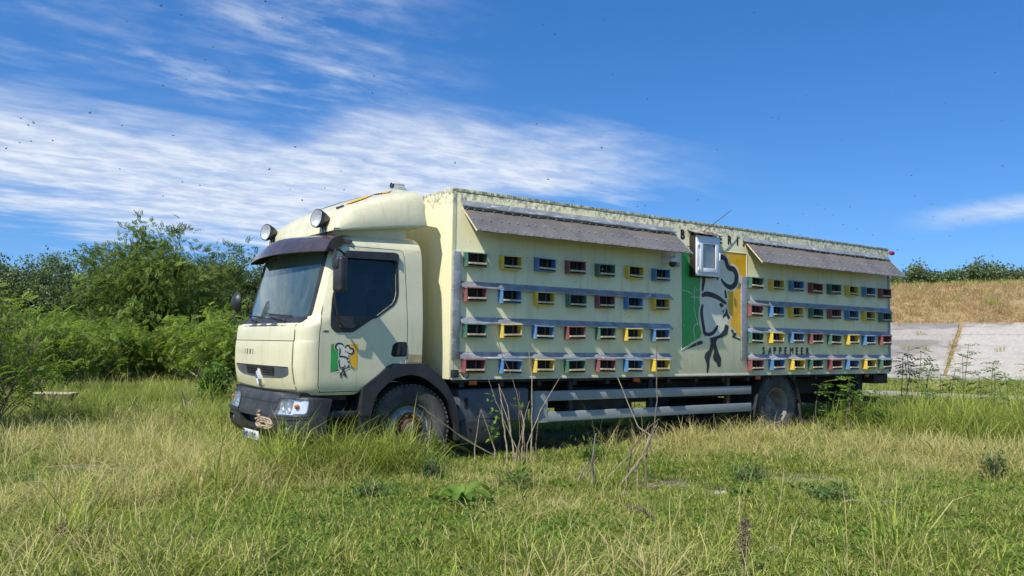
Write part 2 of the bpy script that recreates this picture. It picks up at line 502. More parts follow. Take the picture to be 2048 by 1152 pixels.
class MB:
    """collects shapes in one bmesh and links them as ONE mesh object"""
    def __init__(self):
        self.bm = bmesh.new()

    def box(self, lo, hi, bev=0.0, rot=None, seg=2):
        lo, hi = Vector(lo), Vector(hi)
        c, s = (lo + hi) / 2, hi - lo
        tmp = bmesh.new()
        bmesh.ops.create_cube(tmp, size=1.0)
        for v in tmp.verts:
            v.co = Vector((v.co.x * s.x, v.co.y * s.y, v.co.z * s.z))
        if bev > 0:
            bmesh.ops.bevel(tmp, geom=tmp.edges[:], offset=bev, segments=seg, affect='EDGES', profile=0.5)
        M = Matrix.Translation(c)
        if rot is not None:
            M = M @ Euler(rot).to_matrix().to_4x4()
        self._add(tmp, M)
        return self

    def _add(self, tmp, M=None):
        if M is not None:
            bmesh.ops.transform(tmp, matrix=M, verts=tmp.verts[:])
        vs = [self.bm.verts.new(v.co) for v in tmp.verts]
        tmp.verts.index_update()
        for f in tmp.faces:
            try:
                self.bm.faces.new([vs[v.index] for v in f.verts])
            except ValueError:
                pass
        tmp.free()

    def tube(self, pts, rad, n=8, cap=True):
        pts = [Vector(p) for p in pts]
        if not hasattr(rad, '__len__'):
            rad = [rad] * len(pts)
        rings = []
        t0 = (pts[1] - pts[0]).normalized()
        ref = Vector((0, 0, 1)) if abs(t0.z) < 0.9 else Vector((1, 0, 0))
        u = t0.cross(ref).normalized()
        for i, p in enumerate(pts):
            a = pts[max(0, i - 1)]
            b = pts[min(len(pts) - 1, i + 1)]
            t = (b - a).normalized()
            u = (u - t * u.dot(t))
            u = u.normalized() if u.length > 1e-6 else t.orthogonal().normalized()
            w = t.cross(u)
            rings.append([self.bm.verts.new(p + (u * math.cos(2 * math.pi * j / n) + w * math.sin(2 * math.pi * j / n)) * rad[i]) for j in range(n)])
        for i in range(len(rings) - 1):
            for j in range(n):
                self.bm.faces.new((rings[i][j], rings[i][(j + 1) % n], rings[i + 1][(j + 1) % n], rings[i + 1][j]))
        if cap:
            self.bm.faces.new(list(reversed(rings[0])))
            self.bm.faces.new(rings[-1])
        return self

    def lathe(self, prof, c=(0, 0, 0), axis='y', n=40, closed=False, cap0=True):
        """prof: (radius, along-axis) pairs"""
        c = Vector(c)
        rings = []
        for r, h in prof:
            ring = []
            for j in range(n):
                a = 2 * math.pi * j / n
                if axis == 'y':
                    p = Vector((r * math.cos(a), h, r * math.sin(a)))
                elif axis == 'x':
                    p = Vector((h, r * math.cos(a), r * math.sin(a)))
                else:
                    p = Vector((r * math.cos(a), r * math.sin(a), h))
                ring.append(self.bm.verts.new(c + p))
            rings.append(ring)
        m = len(rings)
        for i in range(m if closed else m - 1):
            a, b = rings[i], rings[(i + 1) % m]
            for j in range(n):
                self.bm.faces.new((a[j], a[(j + 1) % n], b[(j + 1) % n], b[j]))
        if not closed:
            if cap0 and prof[0][0] > 1e-5:
                self.bm.faces.new(rings[0])
            if prof[-1][0] > 1e-5:
                self.bm.faces.new(list(reversed(rings[-1])))
        return self

    def prism(self, poly, fn, d0, d1):
        """2-D polygon lifted by fn(u, v, d) at two depths"""
        a = [self.bm.verts.new(fn(u, v, d0)) for u, v in poly]
        b = [self.bm.verts.new(fn(u, v, d1)) for u, v in poly]
        n = len(poly)
        self.bm.faces.new(a)
        self.bm.faces.new(list(reversed(b)))
        for i in range(n):
            self.bm.faces.new((a[i], b[i], b[(i + 1) % n], a[(i + 1) % n]))
        return self

    def panel(self, outline, fn, off=0.0, thick=0.006, holes=(), grid=0.12):
        """sheet of any outline (with holes) laid on a curved surface fn(u, v, offset)"""
        P, E = [], []

        def loop(pl, step):
            s = len(P)
            k = 0
            for i in range(len(pl)):
                a, b = Vector(pl[i]), Vector(pl[(i + 1) % len(pl)])
                m = max(1, int((b - a).length / step))
                for j in range(m):
                    P.append(a + (b - a) * (j / m))
                    k += 1
            for i in range(k):
                E.append((s + i, s + (i + 1) % k))
        loop(outline, grid)
        for h in holes:
            loop(h, grid)
        us = [p[0] for p in outline]
        vs = [p[1] for p in outline]
        if grid < 5:
            u = min(us) + grid / 2
            while u < max(us):
                v = min(vs) + grid / 2
                while v < max(vs):
                    if inside(outline, u, v) and not any(inside(h, u, v) for h in holes):
                        P.append(Vector((u, v)))
                    v += grid
                u += grid
        V, Ed, F, *_ = delaunay_2d_cdt(P, E, [], 0, 1e-5)
        fr, bk = {}, {}
        cnt = {}
        tris = []
        for f in F:
            cx = sum(V[i][0] for i in f) / 3
            cy = sum(V[i][1] for i in f) / 3
            if inside(outline, cx, cy) and not any(inside(h, cx, cy) for h in holes):
                tris.append(f)
        for f in tris:
            for i in f:
                if i not in fr:
                    fr[i] = self.bm.verts.new(fn(V[i][0], V[i][1], off))
                    bk[i] = self.bm.verts.new(fn(V[i][0], V[i][1], off - thick))
            self.bm.faces.new([fr[i] for i in f])
            self.bm.faces.new([bk[i] for i in reversed(f)])
            for a, b in ((f[0], f[1]), (f[1], f[2]), (f[2], f[0])):
                e = (min(a, b), max(a, b))
                cnt[e] = cnt.get(e, 0) + 1
        for (a, b), c in cnt.items():
            if c == 1:
                self.bm.faces.new((fr[a], fr[b], bk[b], bk[a]))
        return self

    def build(self, name, mat, parent=None, smooth=35, recalc=True, link=True, loc=None):
        if recalc:
            bmesh.ops.recalc_face_normals(self.bm, faces=self.bm.faces[:])
        me = bpy.data.meshes.new(name)
        self.bm.to_mesh(me)
        self.bm.free()
        if smooth:
            me.shade_smooth()
            me.set_sharp_from_angle(angle=R(smooth))
        me.materials.append(MATS[mat])
        o = bpy.data.objects.new(name, me)
        if link:
            COL.objects.link(o)
        if parent is not None:
            o.parent = parent
        if loc is not None:
            o.location = loc
        return o


def inside(poly, x, y):
    c = False
    n = len(poly)
    j = n - 1
    for i in range(n):
        xi, yi = poly[i][0], poly[i][1]
        xj, yj = poly[j][0], poly[j][1]
        if (yi > y) != (yj > y) and x < (xj - xi) * (y - yi) / (yj - yi) + xi:
            c = not c
        j = i
    return c


def rounded(poly, r, seg=5):
    """round the corners of a polygon"""
    out = []
    n = len(poly)
    for i in range(n):
        p0, p, p1 = Vector(poly[i - 1]), Vector(poly[i]), Vector(poly[(i + 1) % n])
        rr = r[i] if hasattr(r, '__len__') else r
        a = (p0 - p)
        b = (p1 - p)
        q = min(rr, a.length * 0.45, b.length * 0.45)
        A = p + a.normalized() * q
        B = p + b.normalized() * q
        for s in range(seg + 1):
            t = s / seg
            out.append(tuple(A * (1 - t) ** 2 + p * 2 * t * (1 - t) + B * t * t))
    return out


def ip(x, tab):
    if x <= tab[0][0]:
        return tab[0][1]
    for (a, fa), (b, fb) in zip(tab, tab[1:]):
        if x <= b:
            return fa + (fb - fa) * (x - a) / (b - a)
    return tab[-1][1]


def empty(name, loc, label, cat, group=None):
    o = bpy.data.objects.new(name, None)
    o.empty_display_size = 0.2
    o.location = loc
    COL.objects.link(o)
    return tag(o, label, cat, group)


def tag(o, label, cat, group=None):
    o['label'] = label
    o['category'] = cat
    if group:
        o['group'] = group
    return o


def text_mesh(s, size, squeeze=1.0, depth=0.002):
    cu = bpy.data.curves.new('t', 'FONT')
    cu.body = s
    cu.size = 1.0
    cu.extrude = 0.0
    ob = bpy.data.objects.new('t', cu)
    COL.objects.link(ob)
    dg = bpy.context.evaluated_depsgraph_get()
    me = bpy.data.meshes.new_from_object(ob.evaluated_get(dg))
    COL.objects.unlink(ob)
    bpy.data.objects.remove(ob)
    vs = np.array([v.co[:] for v in me.vertices])
    fs = [tuple(p.vertices) for p in me.polygons]
    bpy.data.meshes.remove(me)
    lo, hi = vs.min(0), vs.max(0)
    h = hi[1] - lo[1]
    vs = (vs - lo) / h * size
    vs[:, 0] *= squeeze
    return vs, fs


def letters(items, fn, name, mat, parent, bold=0.0):
    """items: (text, u, v, height, squeeze) flat print laid on fn(u, v, off)"""
    for s, u, v, h, q in items:
        mb = MB()
        vs, fs = text_mesh(s, h, q)
        for dx, dz in ((0, 0),) if bold == 0 else ((0, 0), (bold, 0), (-bold, 0), (0, bold * .7), (0, -bold * .7)):
            vv = [mb.bm.verts.new(fn(u + p[0] + dx, v + p[1] + dz, 0.004 + abs(dx) * 0.02 + dz * 0.03)) for p in vs]
            for f in fs:
                try:
                    mb.bm.faces.new([vv[i] for i in f])
                except ValueError:
                    pass
        mb.build(name, mat, parent, smooth=0, recalc=False)

# ------------------------------------------------------------------ the truck
truck = empty('truck', (0, 0, 0), 'old cream box truck fitted with rows of beehive entrances, standing in long grass', 'truck')
BW = 1.25                       # half width of the box
ZB, ZT, BL = 1.0, 3.4, 9.95


def wall(u, v, off=0.0):        # near side of the box
    return Vector((u, -BW - off, v))


# --- cab surface
T_W = [(0.84, 1.15), (0.90, 1.185), (0.98, 1.20), (1.75, 1.20), (2.45, 1.145), (2.58, 1.12), (2.66, 1.07), (2.72, 0.98), (2.755, 0.85)]
T_XF = [(0.84, -1.84), (0.88, -1.885), (0.95, -1.915), (1.15, -1.95), (1.44, -1.948), (1.452, -1.936), (1.47, -1.934), (1.60, -1.932), (1.645, -1.915), (1.67, -1.87), (1.72, -1.835), (2.5, -1.645), (2.6, -1.60), (2.67, -1.52), (2.72, -1.40), (2.755, -1.25)]
T_BOW = [(0.84, 0.05), (1.64, 0.05), (1.72, 0.11), (2.75, 0.11)]
RY, RX = 0.20, 0.185
XR = -0.335


def fx(y, z):
    w = ip(z, T_W)
    xf = ip(z, T_XF)
    bow = ip(z, T_BOW)
    a = abs(y)
    if a <= w - RY:
        return xf + bow * (a / w) ** 2
    t = min(1.0, (a - (w - RY)) / RY)
    return xf + bow * ((w - RY) / w) ** 2 + RX * (1 - math.sqrt(max(0, 1 - t * t))) + 0.02 * t


def front(u, v, off=0.0):       # u: y, v: z
    return Vector((fx(u, v) - off, u, v))


def sy(x, z):
    w = ip(z, T_W)
    xc = ip(z, T_XF) + ip(z, T_BOW) * ((w - RY) / w) ** 2 + RX + 0.02
    if x >= xc:
        return w
    t = min(1.0, (xc - x) / RX)
    return w - RY + RY * math.sqrt(max(0, 1 - t * t))


def side(u, v, off=0.0):        # u: x, v: z
    return Vector((u, -sy(u, v) - off, v))


def outline(z, inset=0.0, xr=XR):
    w = ip(z, T_W) - inset
    xf = ip(z, T_XF) + inset
    bow = ip(z, T_BOW)
    pts = []
    n1, n2 = 10, 9
    for i in range(n1):
        y = -(w - RY) * i / (n1 - 1)
        pts.append((xf + bow * (y / w) ** 2, y))
    x0 = xf + bow * ((w - RY) / w) ** 2
    for i in range(1, n2 + 1):
        a = (math.pi / 2) * i / n2
        pts.append((x0 + RX * (1 - math.cos(a)) + 0.02 * math.sin(a), -(w - RY) - RY * math.sin(a)))
    xs = pts[-1][0]
    for i in range(1, 9):
        pts.append((xs + (xr - 0.05 - xs) * i / 8, -w))
    pts.append((xr - 0.015, -w + 0.015))
    pts.append((xr, -w + 0.06))
    half = pts
    other = [(x, -y) for x, y in reversed(half[1:])]
    return half + other      # open at the rear between last near and first far


def loft(zs, inset=0.0, xr=XR):
    bm = bmesh.new()
    rings = [[bm.verts.new((x, y, z)) for x, y in outline(z, inset, xr)] for z in zs]
    m = len(rings[0])
    for a, b in zip(rings, rings[1:]):
        for j in range(m):
            bm.faces.new((a[j], a[(j + 1) % m], b[(j + 1) % m], b[j]))
    bm.faces.new(rings[0])
    bm.faces.new(list(reversed(rings[-1])))
    bmesh.ops.recalc_face_normals(bm, faces=bm.faces[:])
    me = bpy.data.meshes.new('loft')
    bm.to_mesh(me)
    bm.free()
    o = bpy.data.objects.new('loft', me)
    COL.objects.link(o)
    return o


def cutter(poly, fn, d0, d1):
    mb = MB()
    mb.prism(poly, fn, d0, d1)
    return mb.build('cutter', 'dark_inside', smooth=0)


zs = [0.84, 0.86, 0.88, 0.91, 0.95, 1.0, 1.08, 1.16, 1.25, 1.35, 1.43, 1.445, 1.455, 1.47, 1.53, 1.60, 1.63, 1.65, 1.67, 1.70, 1.75, 1.85, 1.95, 2.05, 2.15, 2.25, 2.35, 2.45, 2.50, 2.55, 2.58, 2.60, 2.63, 2.66, 2.69, 2.72, 2.74, 2.755]
shell = loft(zs)
cav = loft([1.35, 1.5, 1.66, 1.75, 2.0, 2.3, 2.5, 2.6, 2.66], 0.05, XR - 0.05)
WS = rounded([(-1.03, 1.715), (1.03, 1.715), (0.99, 2.56), (-0.99, 2.56)], 0.10)
SW = rounded([(-1.545, 1.735), (-1.005, 1.745), (-0.755, 1.925), (-0.72, 2.03), (-0.72, 2.49), (-1.375, 2.47), (-1.52, 1.97)], [0.02, .06, .08, .05, .05, .05, .05])
ARCH = [(-1.30, 0.80), (-1.166, 0.875), (-0.84, 1.155), (-0.765, 1.192), (-0.2, 1.205), (-0.2, 0.70), (-1.30, 0.70)]
cuts = [cav, cutter(WS, lambda u, v, d: Vector((d, u, v)), -2.4, -1.25),
        cutter(SW, lambda u, v, d: Vector((u, d, v)), -1.6, 1.6),
        cutter(ARCH, lambda u, v, d: Vector((u, d, v)), -1.6, 1.6)]
for c in cuts:
    md = shell.modifiers.new('b', 'BOOLEAN')
    md.operation = 'DIFFERENCE'
    md.solver = 'EXACT'
    md.object = c
dg = bpy.context.evaluated_depsgraph_get()
me = bpy.data.meshes.new_from_object(shell.evaluated_get(dg))
me.name = 'cab_body'
for o in cuts + [shell]:
    bpy.data.objects.remove(o)
me.materials.clear()
me.materials.append(MATS['cab_paint'])
me.shade_smooth()
me.set_sharp_from_angle(angle=R(28))
cab = bpy.data.objects.new('cab_body', me)
COL.objects.link(cab)
cab.parent = truck

simple('gap_brown', (0.10, 0.085, 0.05), 0.8, var=0.2)
# --- front panel with its seams: a slightly proud skin
HOOD = [(-0.985, 0.90), (-0.99, 1.64), (-0.62, 1.652), (-0.50, 1.622), (0.50, 1.622), (0.62, 1.652), (0.99, 1.64), (0.985, 0.90), (0.5, 0.885), (0, 0.878), (-0.5, 0.885)]
GR = rounded([(-0.91, 1.155), (0.91, 1.155), (0.90, 1.06), (0.70, 1.015), (0.0, 0.995), (-0.70, 1.015), (-0.90, 1.06)], [.02, .02, .05, .08, .1, .08, .05])
UP = [p for p in HOOD if p[1] > 1.45]
upper = [(-0.99, 1.456), (-0.99, 1.64), (-0.62, 1.652), (-0.50, 1.622), (0.50, 1.622), (0.62, 1.652), (0.99, 1.64), (0.99, 1.456)]
lower = [(-0.985, 0.90), (-0.99, 1.446), (0.99, 1.446), (0.985, 0.90), (0.5, 0.885), (0, 0.878), (-0.5, 0.885)]
hp = MB().panel(upper, front, 0.012, 0.014, grid=0.08).build('hood_panel', 'cab_paint', truck, smooth=40)
lp = MB().panel(lower, front, 0.012, 0.014, holes=[GR], grid=0.08).build('front_panel', 'cab_paint', truck, smooth=40)
for q in ([(-0.99, 1.444), (0.99, 1.444), (0.99, 1.458), (-0.99, 1.458)], [(-1.0, 0.90), (-0.988, 0.90), (-0.988, 1.64), (-1.0, 1.64)], [(0.988, 0.90), (1.0, 0.90), (1.0, 1.64), (0.988, 1.64)]):
    MB().panel(q, front, 0.003, 0.004, grid=0.07).build('panel_gap', 'gap_brown', truck)
# grille recess, slats, badge
gr = MB().panel(GR, front, -0.03 + 0.033, 0.003, grid=0.1).build('grille', 'blue_grey_panel', truck)
for zz in (1.055, 1.085, 1.115):
    MB().panel([(-0.47, zz - 0.005), (0.47, zz - 0.005), (0.47, zz + 0.005), (-0.47, zz + 0.005)], front, 0.014, 0.010, grid=0.2).build('slat', 'black_plastic', gr)
MB().panel(rounded([(-0.46, 1.05), (0.46, 1.05), (0.50, 1.138), (-0.50, 1.138)], 0.02), front, 0.0065, 0.003, grid=0.2).build('grille_mesh', 'dark_inside', gr)
for s in (-1, 1):
    for q in range(5):
        yy = s * (0.11 + q * 0.075)
        MB().panel([(yy - 0.006, 1.035), (yy + 0.006, 1.035), (yy + 0.006, 1.14), (yy - 0.006, 1.14)], front, 0.012, 0.006, grid=0.2).build('slat', 'black_plastic', gr)
mb = MB()
dia = [(0, 1.10), (0.062, 0.985), (0, 0.87), (-0.062, 0.985)]
din = [(0, 1.045), (0.026, 0.985), (0, 0.925), (-0.026, 0.985)]
for i in range(4):
    j = (i + 1) % 4
    o0, o1, i0, i1 = dia[i], dia[j], din[i], din[j]
    mid0 = ((o0[0] + i0[0]) / 2, (o0[1] + i0[1]) / 2)
    mid1 = ((o1[0] + i1[0]) / 2, (o1[1] + i1[1]) / 2)
    a = [mb.bm.verts.new(front(*p, 0.014)) for p in (o0, o1)]
    m_ = [mb.bm.verts.new(front(*p, 0.052)) for p in (mid0, mid1)]
    b = [mb.bm.verts.new(front(*p, 0.020)) for p in (i0, i1)]
    mb.bm.faces.new((a[0], a[1], m_[1], m_[0]))
    mb.bm.faces.new((m_[0], m_[1], b[1], b[0]))
mb.build('badge', 'chrome', truck, smooth=0)
mb = MB()
mb.panel(rounded([(-0.12, 0.915), (0, 0.90), (0.12, 0.915), (0.035, 1.115), (-0.035, 1.115)], 0.03), front, 0.016, 0.012, grid=0.05)
mb.build('badge_mount', 'cab_paint', truck)
letters([('K', -0.53, 1.284, 0.060, 0.85)], lambda u, v, off: front(-u, v, 0.012 + off), 'letter', 'letter_faded', truck)
letters([('E', -0.43, 1.284, 0.060, 0.85), ('R', -0.325, 1.284, 0.060, 0.85), ('I', -0.215, 1.284, 0.060, 0.85)], lambda u, v, off: front(-u, v, 0.012 + off), 'letter', 'letter_black', truck, bold=0.004)
letters([('B', -0.83, 1.284, 0.060, 0.85), ('A', -0.73, 1.284, 0.060, 0.85), ('K', -0.63, 1.284, 0.060, 0.85), ('J', -0.13, 1.284, 0.060, 0.85)], lambda u, v, off: front(-u, v, 0.012 + off), 'letter', 'letter_ghost', truck)
# cowl below the windscreen with vents and wipers
MB().panel([(-1.0, 1.628), (1.0, 1.628), (1.02, 1.73), (-1.02, 1.73)], front, 0.006, 0.01, grid=0.08).build('cowl', 'black_plastic', truck)
for yy in (-0.34, 0.0, 0.34):
    MB().panel([(yy - 0.1, 1.633), (yy + 0.1, 1.633), (yy + 0.07, 1.66), (yy - 0.07, 1.66)], front, 0.016, 0.01, grid=0.1).build('cowl_vent', 'blue_grey_panel', truck)
WSo = rounded([(-1.075, 1.69), (1.075, 1.69), (1.03, 2.60), (-1.03, 2.60)], 0.11)
WSi = rounded([(-1.02, 1.735), (1.02, 1.735), (0.98, 2.55), (-0.98, 2.55)], 0.10)
MB().panel(WSo, front, 0.005, 0.012, holes=[WSi], grid=0.07).build('windscreen_frame', 'black_plastic', truck)
MB().panel(WS, front, -0.012, 0.004, grid=0.08).build('windscreen', 'windscreen_glass', truck)
for y0, y1 in ((-0.62, 0.06), (0.32, 0.95)):
    mb = MB()
    mb.tube([front(y0, 1.665, 0.03), front(y0 + 0.02, 1.70, 0.05), front((y0 + y1) / 2, 1.725, 0.045), front(y1, 1.76, 0.03)], [0.013, 0.011, 0.009, 0.006], 6)
    mb.tube([front((y0 + y1) / 2 - 0.38, 1.745, 0.02), front((y0 + y1) / 2 + 0.05, 1.765, 0.022), front(min(1.0, (y0 + y1) / 2 + 0.46), 1.79, 0.018)], 0.009, 6)
    mb.build('wiper', 'black_plastic', truck)
# interior
inn = MB()
inn.box((-1.74, -1.05, 1.35), (-1.32, 1.05, 1.72), 0.04)
inn.build('dashboard', 'dash_plastic', truck)
for s in (-1, 1):
    mb = MB()
    mb.box((-1.15, s * 0.62 - 0.24, 1.36), (-0.68, s * 0.62 + 0.24, 1.56), 0.05)
    mb.box((-0.74, s * 0.62 - 0.23, 1.5), (-0.60, s * 0.62 + 0.23, 2.12), 0.05)
    mb.box((-0.72, s * 0.62 - 0.13, 2.14), (-0.62, s * 0.62 + 0.13, 2.34), 0.04)
    mb.build('seat', 'seat_fabric', truck)
mb = MB()
mb.tube([Vector((-1.34 + 0.1 * math.sin(a) * 0.5, -0.6 + 0.22 * math.cos(a), 1.80 + 0.2 * math.sin(a))) for a in [2 * math.pi * i / 24 for i in range(25)]], 0.014, 6)
mb.tube([(-1.36, -0.6, 1.78), (-1.5, -0.6, 1.6)], 0.03, 6)
mb.build('steering_wheel', 'black_plastic', truck)
MB().box((-1.6, 0.25, 1.722), (-1.35, 0.55, 1.735)).build('paper', 'white_plastic', truck)

# --- side doors (near and far)
DOOR = [(-1.685, 0.955), (-1.69, 1.37), (-1.682, 1.57), (-1.625, 1.93), (-1.50, 2.44), (-1.455, 2.545), (-1.42, 2.562), (-0.66, 2.565), (-0.62, 2.54), (-0.605, 2.49), (-0.575, 1.62), (-0.575, 1.20), (-0.765, 1.20), (-0.84, 1.166), (-1.175, 0.887), (-1.655, 0.880)]
SWo = rounded([(-1.57, 1.715), (-1.0, 1.722), (-0.735, 1.905), (-0.692, 2.02), (-0.692, 2.515), (-1.39, 2.498), (-1.545, 1.97)], [0.02, .06, .08, .05, .05, .06, .05])


_c = (sum(p[0] for p in DOOR) / len(DOOR), sum(p[1] for p in DOOR) / len(DOOR))


def ring_of(poly, out, inn):
    """closed strip along an outline, as outer loop and inner hole"""
    def off(d):
        r_ = []
        n_ = len(poly)
        for i in range(n_):
            a_ = Vector(poly[i - 1]); b_ = Vector(poly[i]); c_ = Vector(poly[(i + 1) % n_])
            t_ = ((b_ - a_).normalized() + (c_ - b_).normalized()).normalized()
            nrm = Vector((t_.y, -t_.x))
            if (Vector(poly[i]) - Vector(_c)).dot(nrm) < 0:
                nrm = -nrm
            r_.append(tuple(b_ + nrm * d))
        return r_
    return off(out), off(-inn)


DG_O, DG_I = ring_of(DOOR, 0.009, 0.02)


def side_far(u, v, off=0.0):
    p = side(u, v, off)
    return Vector((p.x, -p.y, p.z))


LOWP = rounded([(-1.565, 1.745), (-1.005, 1.745), (-1.276, 1.568), (-1.31, 1.558), (-1.50, 1.555), (-1.565, 1.61)], [.01, .02, .03, .03, .04, .04])
for fn in (side, side_far):
    MB().panel(DG_O, fn, 0.004, 0.006, holes=[DG_I], grid=0.09).build('door_gap', 'dark_inside', truck, smooth=40)
    dr = MB().panel(DOOR, fn, 0.009, 0.010, holes=[SWo], grid=0.09).build('door', 'cab_paint', truck, smooth=40)
    MB().panel(SWo, fn, 0.013, 0.02, holes=[SW], grid=0.08).build('window_frame', 'black_plastic', dr)
    MB().panel(SW, fn, -0.012, 0.004, grid=0.1).build('window', 'side_glass', dr)
    MB().panel(LOWP, fn, 0.016, 0.006, grid=0.1).build('mirror_mount', 'black_plastic', dr)
    MB().panel(rounded([(-1.37, 2.425), (-0.74, 2.435), (-0.715, 2.40), (-0.70, 2.40), (-0.692, 2.51), (-0.74, 2.53), (-1.37, 2.51), (-1.42, 2.44)], 0.02), fn, 0.045, 0.028, grid=0.1).build('wind_deflector', 'black_plastic', dr)
    HD = rounded([(-0.785, 1.30), (-0.765, 1.42), (-0.71, 1.457), (-0.58, 1.46), (-0.58, 1.285), (-0.755, 1.28)], 0.025)
    MB().panel(HD, fn, 0.014, 0.006, grid=0.06).build('handle_recess', 'dark_inside', dr)
    mb = MB()
    mb.panel(rounded([(-0.72, 1.30), (-0.68, 1.30), (-0.665, 1.43), (-0.70, 1.44)], 0.015), fn, 0.034, 0.015, grid=0.05)
    mb.panel(rounded([(-0.66, 1.30), (-0.60, 1.30), (-0.60, 1.44), (-0.65, 1.44)], 0.015), fn, 0.022, 0.008, grid=0.05)
    mb.build('handle', 'black_plastic', dr)
    MB().panel([(-1.655, 1.562), (-1.595, 1.562), (-1.585, 1.576), (-1.64, 1.576)], fn, 0.013, 0.004, grid=0.1).build('nameplate', 'black_plastic', dr)
    # rear quarter skin and its lower brown patch
    MB().panel([(-0.565, 1.212), (-0.36, 1.212), (-0.36, 2.545), (-0.595, 2.545), (-0.565, 1.62)], fn, 0.006, 0.008, grid=0.12).build('quarter_panel', 'cab_paint', truck, smooth=40)
    MB().panel(rounded([(-1.435, 2.605), (-1.30, 2.600), (-1.285, 2.645), (-1.42, 2.655)], 0.018), fn, 0.045, 0.05, grid=0.04).build('marker_lamp', 'black_plastic', truck)
simple('brown_patch', (0.42, 0.33, 0.17), 0.5, var=0.15)
MB().panel([(-0.562, 1.214), (-0.365, 1.214), (-0.365, 1.305), (-0.562, 1.315)], side, 0.0085, 0.002, grid=0.1).build('brown_panel', 'brown_patch', truck)

# --- bumper
def bump_x(y, z):
    a = abs(y)
    base = -2.0 + 0.055 * (a / 1.2) ** 2 + ip(z, [(0.30, 0.10), (0.38, 0.02), (0.45, 0.0), (0.60, 0.0), (0.66, 0.03), (0.80, 0.06), (0.86, 0.11)])
    if a > 1.0:
        t = min(1, (a - 1.0) / 0.22)
        base += 0.26 * (1 - math.sqrt(max(0, 1 - t * t)))
    return base


def bfront(u, v, off=0.0):
    return Vector((bump_x(u, v) - off, u, v))


def bumper_outline():
    return [(-1.215, 0.34), (-1.0, 0.30), (1.0, 0.30), (1.215, 0.34), (1.215, 0.80), (1.0, 0.845), (-1.0, 0.845), (-1.215, 0.80)]


OPN = rounded([(-0.50, 0.435), (0.50, 0.435), (0.56, 0.545), (-0.56, 0.545)], 0.025)
HL = [rounded([(s * 0.60, 0.600), (s * 1.19, 0.625), (s * 1.185, 0.80), (s * 0.68, 0.79)], 0.03) for s in (-1, 1)]
FG = [rounded([(s * 0.80, 0.405), (s * 1.04, 0.415), (s * 1.04, 0.51), (s * 0.80, 0.505)], 0.03) for s in (-1, 1)]
bp = MB()
bp.panel(bumper_outline(), bfront, 0.0, 0.16, holes=[OPN] + HL + FG, grid=0.05)
bumper = bp.build('bumper', 'grey_plastic', truck, smooth=40)
MB().panel([(-1.1, 0.40), (1.1, 0.40), (1.1, 0.80), (-1.1, 0.80)], bfront, -0.12, 0.01, grid=0.1).build('bumper_back', 'chassis_black', bumper)
# lips and creases of the bumper
MB().panel([(-0.60, 0.735), (0.60, 0.735), (0.60, 0.755), (-0.60, 0.755)], bfront, 0.008, 0.012, grid=0.08).build('crease', 'grey_plastic', bumper)
for s in (-1, 1):
    MB().panel(rounded([(s * 0.56, 0.555), (s * 1.2, 0.575), (s * 1.2, 0.60), (s * 0.57, 0.585)], 0.008), bfront, 0.018, 0.03, grid=0.06).build('lip', 'grey_plastic', bumper)
for i, s in enumerate((-1, 1)):
    hl = MB().panel(HL[i], bfront, -0.055, 0.01, grid=0.06).build('headlight', 'reflector', truck)
    MB().panel(HL[i], bfront, 0.004, 0.004, grid=0.06).build('lens', 'lens_glass', hl)
    ring = rounded([(s * 0.585, 0.585), (s * 1.21, 0.61), (s * 1.205, 0.815), (s * 0.665, 0.805)], 0.03)
    MB().panel(ring, bfront, 0.010, 0.05, holes=[HL[i]], grid=0.06).build('surround', 'grey_plastic', hl)
    for yy, rr in ((0.74, 0.062), (0.90, 0.062)):
        mb = MB()
        c = bfront(s * yy, 0.70, -0.05)
        mb.lathe([(0.001, 0.045), (rr * 0.5, 0.035), (rr * 0.9, 0.01), (rr, -0.03), (rr * 1.08, -0.032), (rr * 1.08, 0.0)], c, 'x', 20)
        mb.build('lamp_bowl', 'chrome', hl)
    mb = MB()
    mb.panel(rounded([(s * 1.0, 0.635), (s * 1.17, 0.64), (s * 1.165, 0.785), (s * 1.01, 0.785)], 0.02), bfront, -0.02, 0.01, grid=0.06)
    mb.build('indicator', 'white_plastic', hl)
    MB().lathe([(0.001, -0.035), (0.02, -0.03), (0.028, 0.0), (0.02, 0.012), (0.001, 0.014)], bfront(s * 1.09, 0.715, -0.01), 'x', 14).build('bulb', 'amber', hl)
    MB().panel(FG[i], bfront, -0.05, 0.01, grid=0.06).build('fog_recess', 'dash_plastic', truck)
    MB().lathe([(0.001, -0.03), (0.022, -0.02), (0.03, 0.01), (0.03, 0.04)], bfront(s * 0.93, 0.46, -0.05), 'x', 14).build('fog_bulb', 'chrome', truck)
pl = MB().box((-2.022, -0.26, 0.262), (-2.012, 0.26, 0.372), 0.003, rot=(0, R(-6), 0)).build('number_plate', 'plate_white', truck)
MB().box((-2.026, 0.215, 0.265), (-2.0225, 0.258, 0.369), 0, rot=(0, R(-6), 0)).build('country_band', 'plate_blue', pl)
letters([('AB 17 PLM', -0.20, 0.284, 0.070, 0.80)], lambda u, v, off: Vector((-2.0245 - off - (v - 0.317) * -0.105, -u, v)), 'plate_letters', 'letter_black', pl, bold=0.003)
mb = MB()
loops = []
for q, (hw_, hz_) in enumerate(((0.27, 0.062), (0.205, 0.043), (0.135, 0.024))):
    for i in range(25):
        an_ = math.pi * (0.15 + 1.75 * i / 24)
        loops.append(bfront(-0.40 - hw_ * math.cos(an_) * -1, 0.487 + hz_ * math.sin(an_) - 0.006 * q, 0.022 + 0.010 * math.sin(5 * an_ + q)))
mb.tube(loops, 0.012, 6)
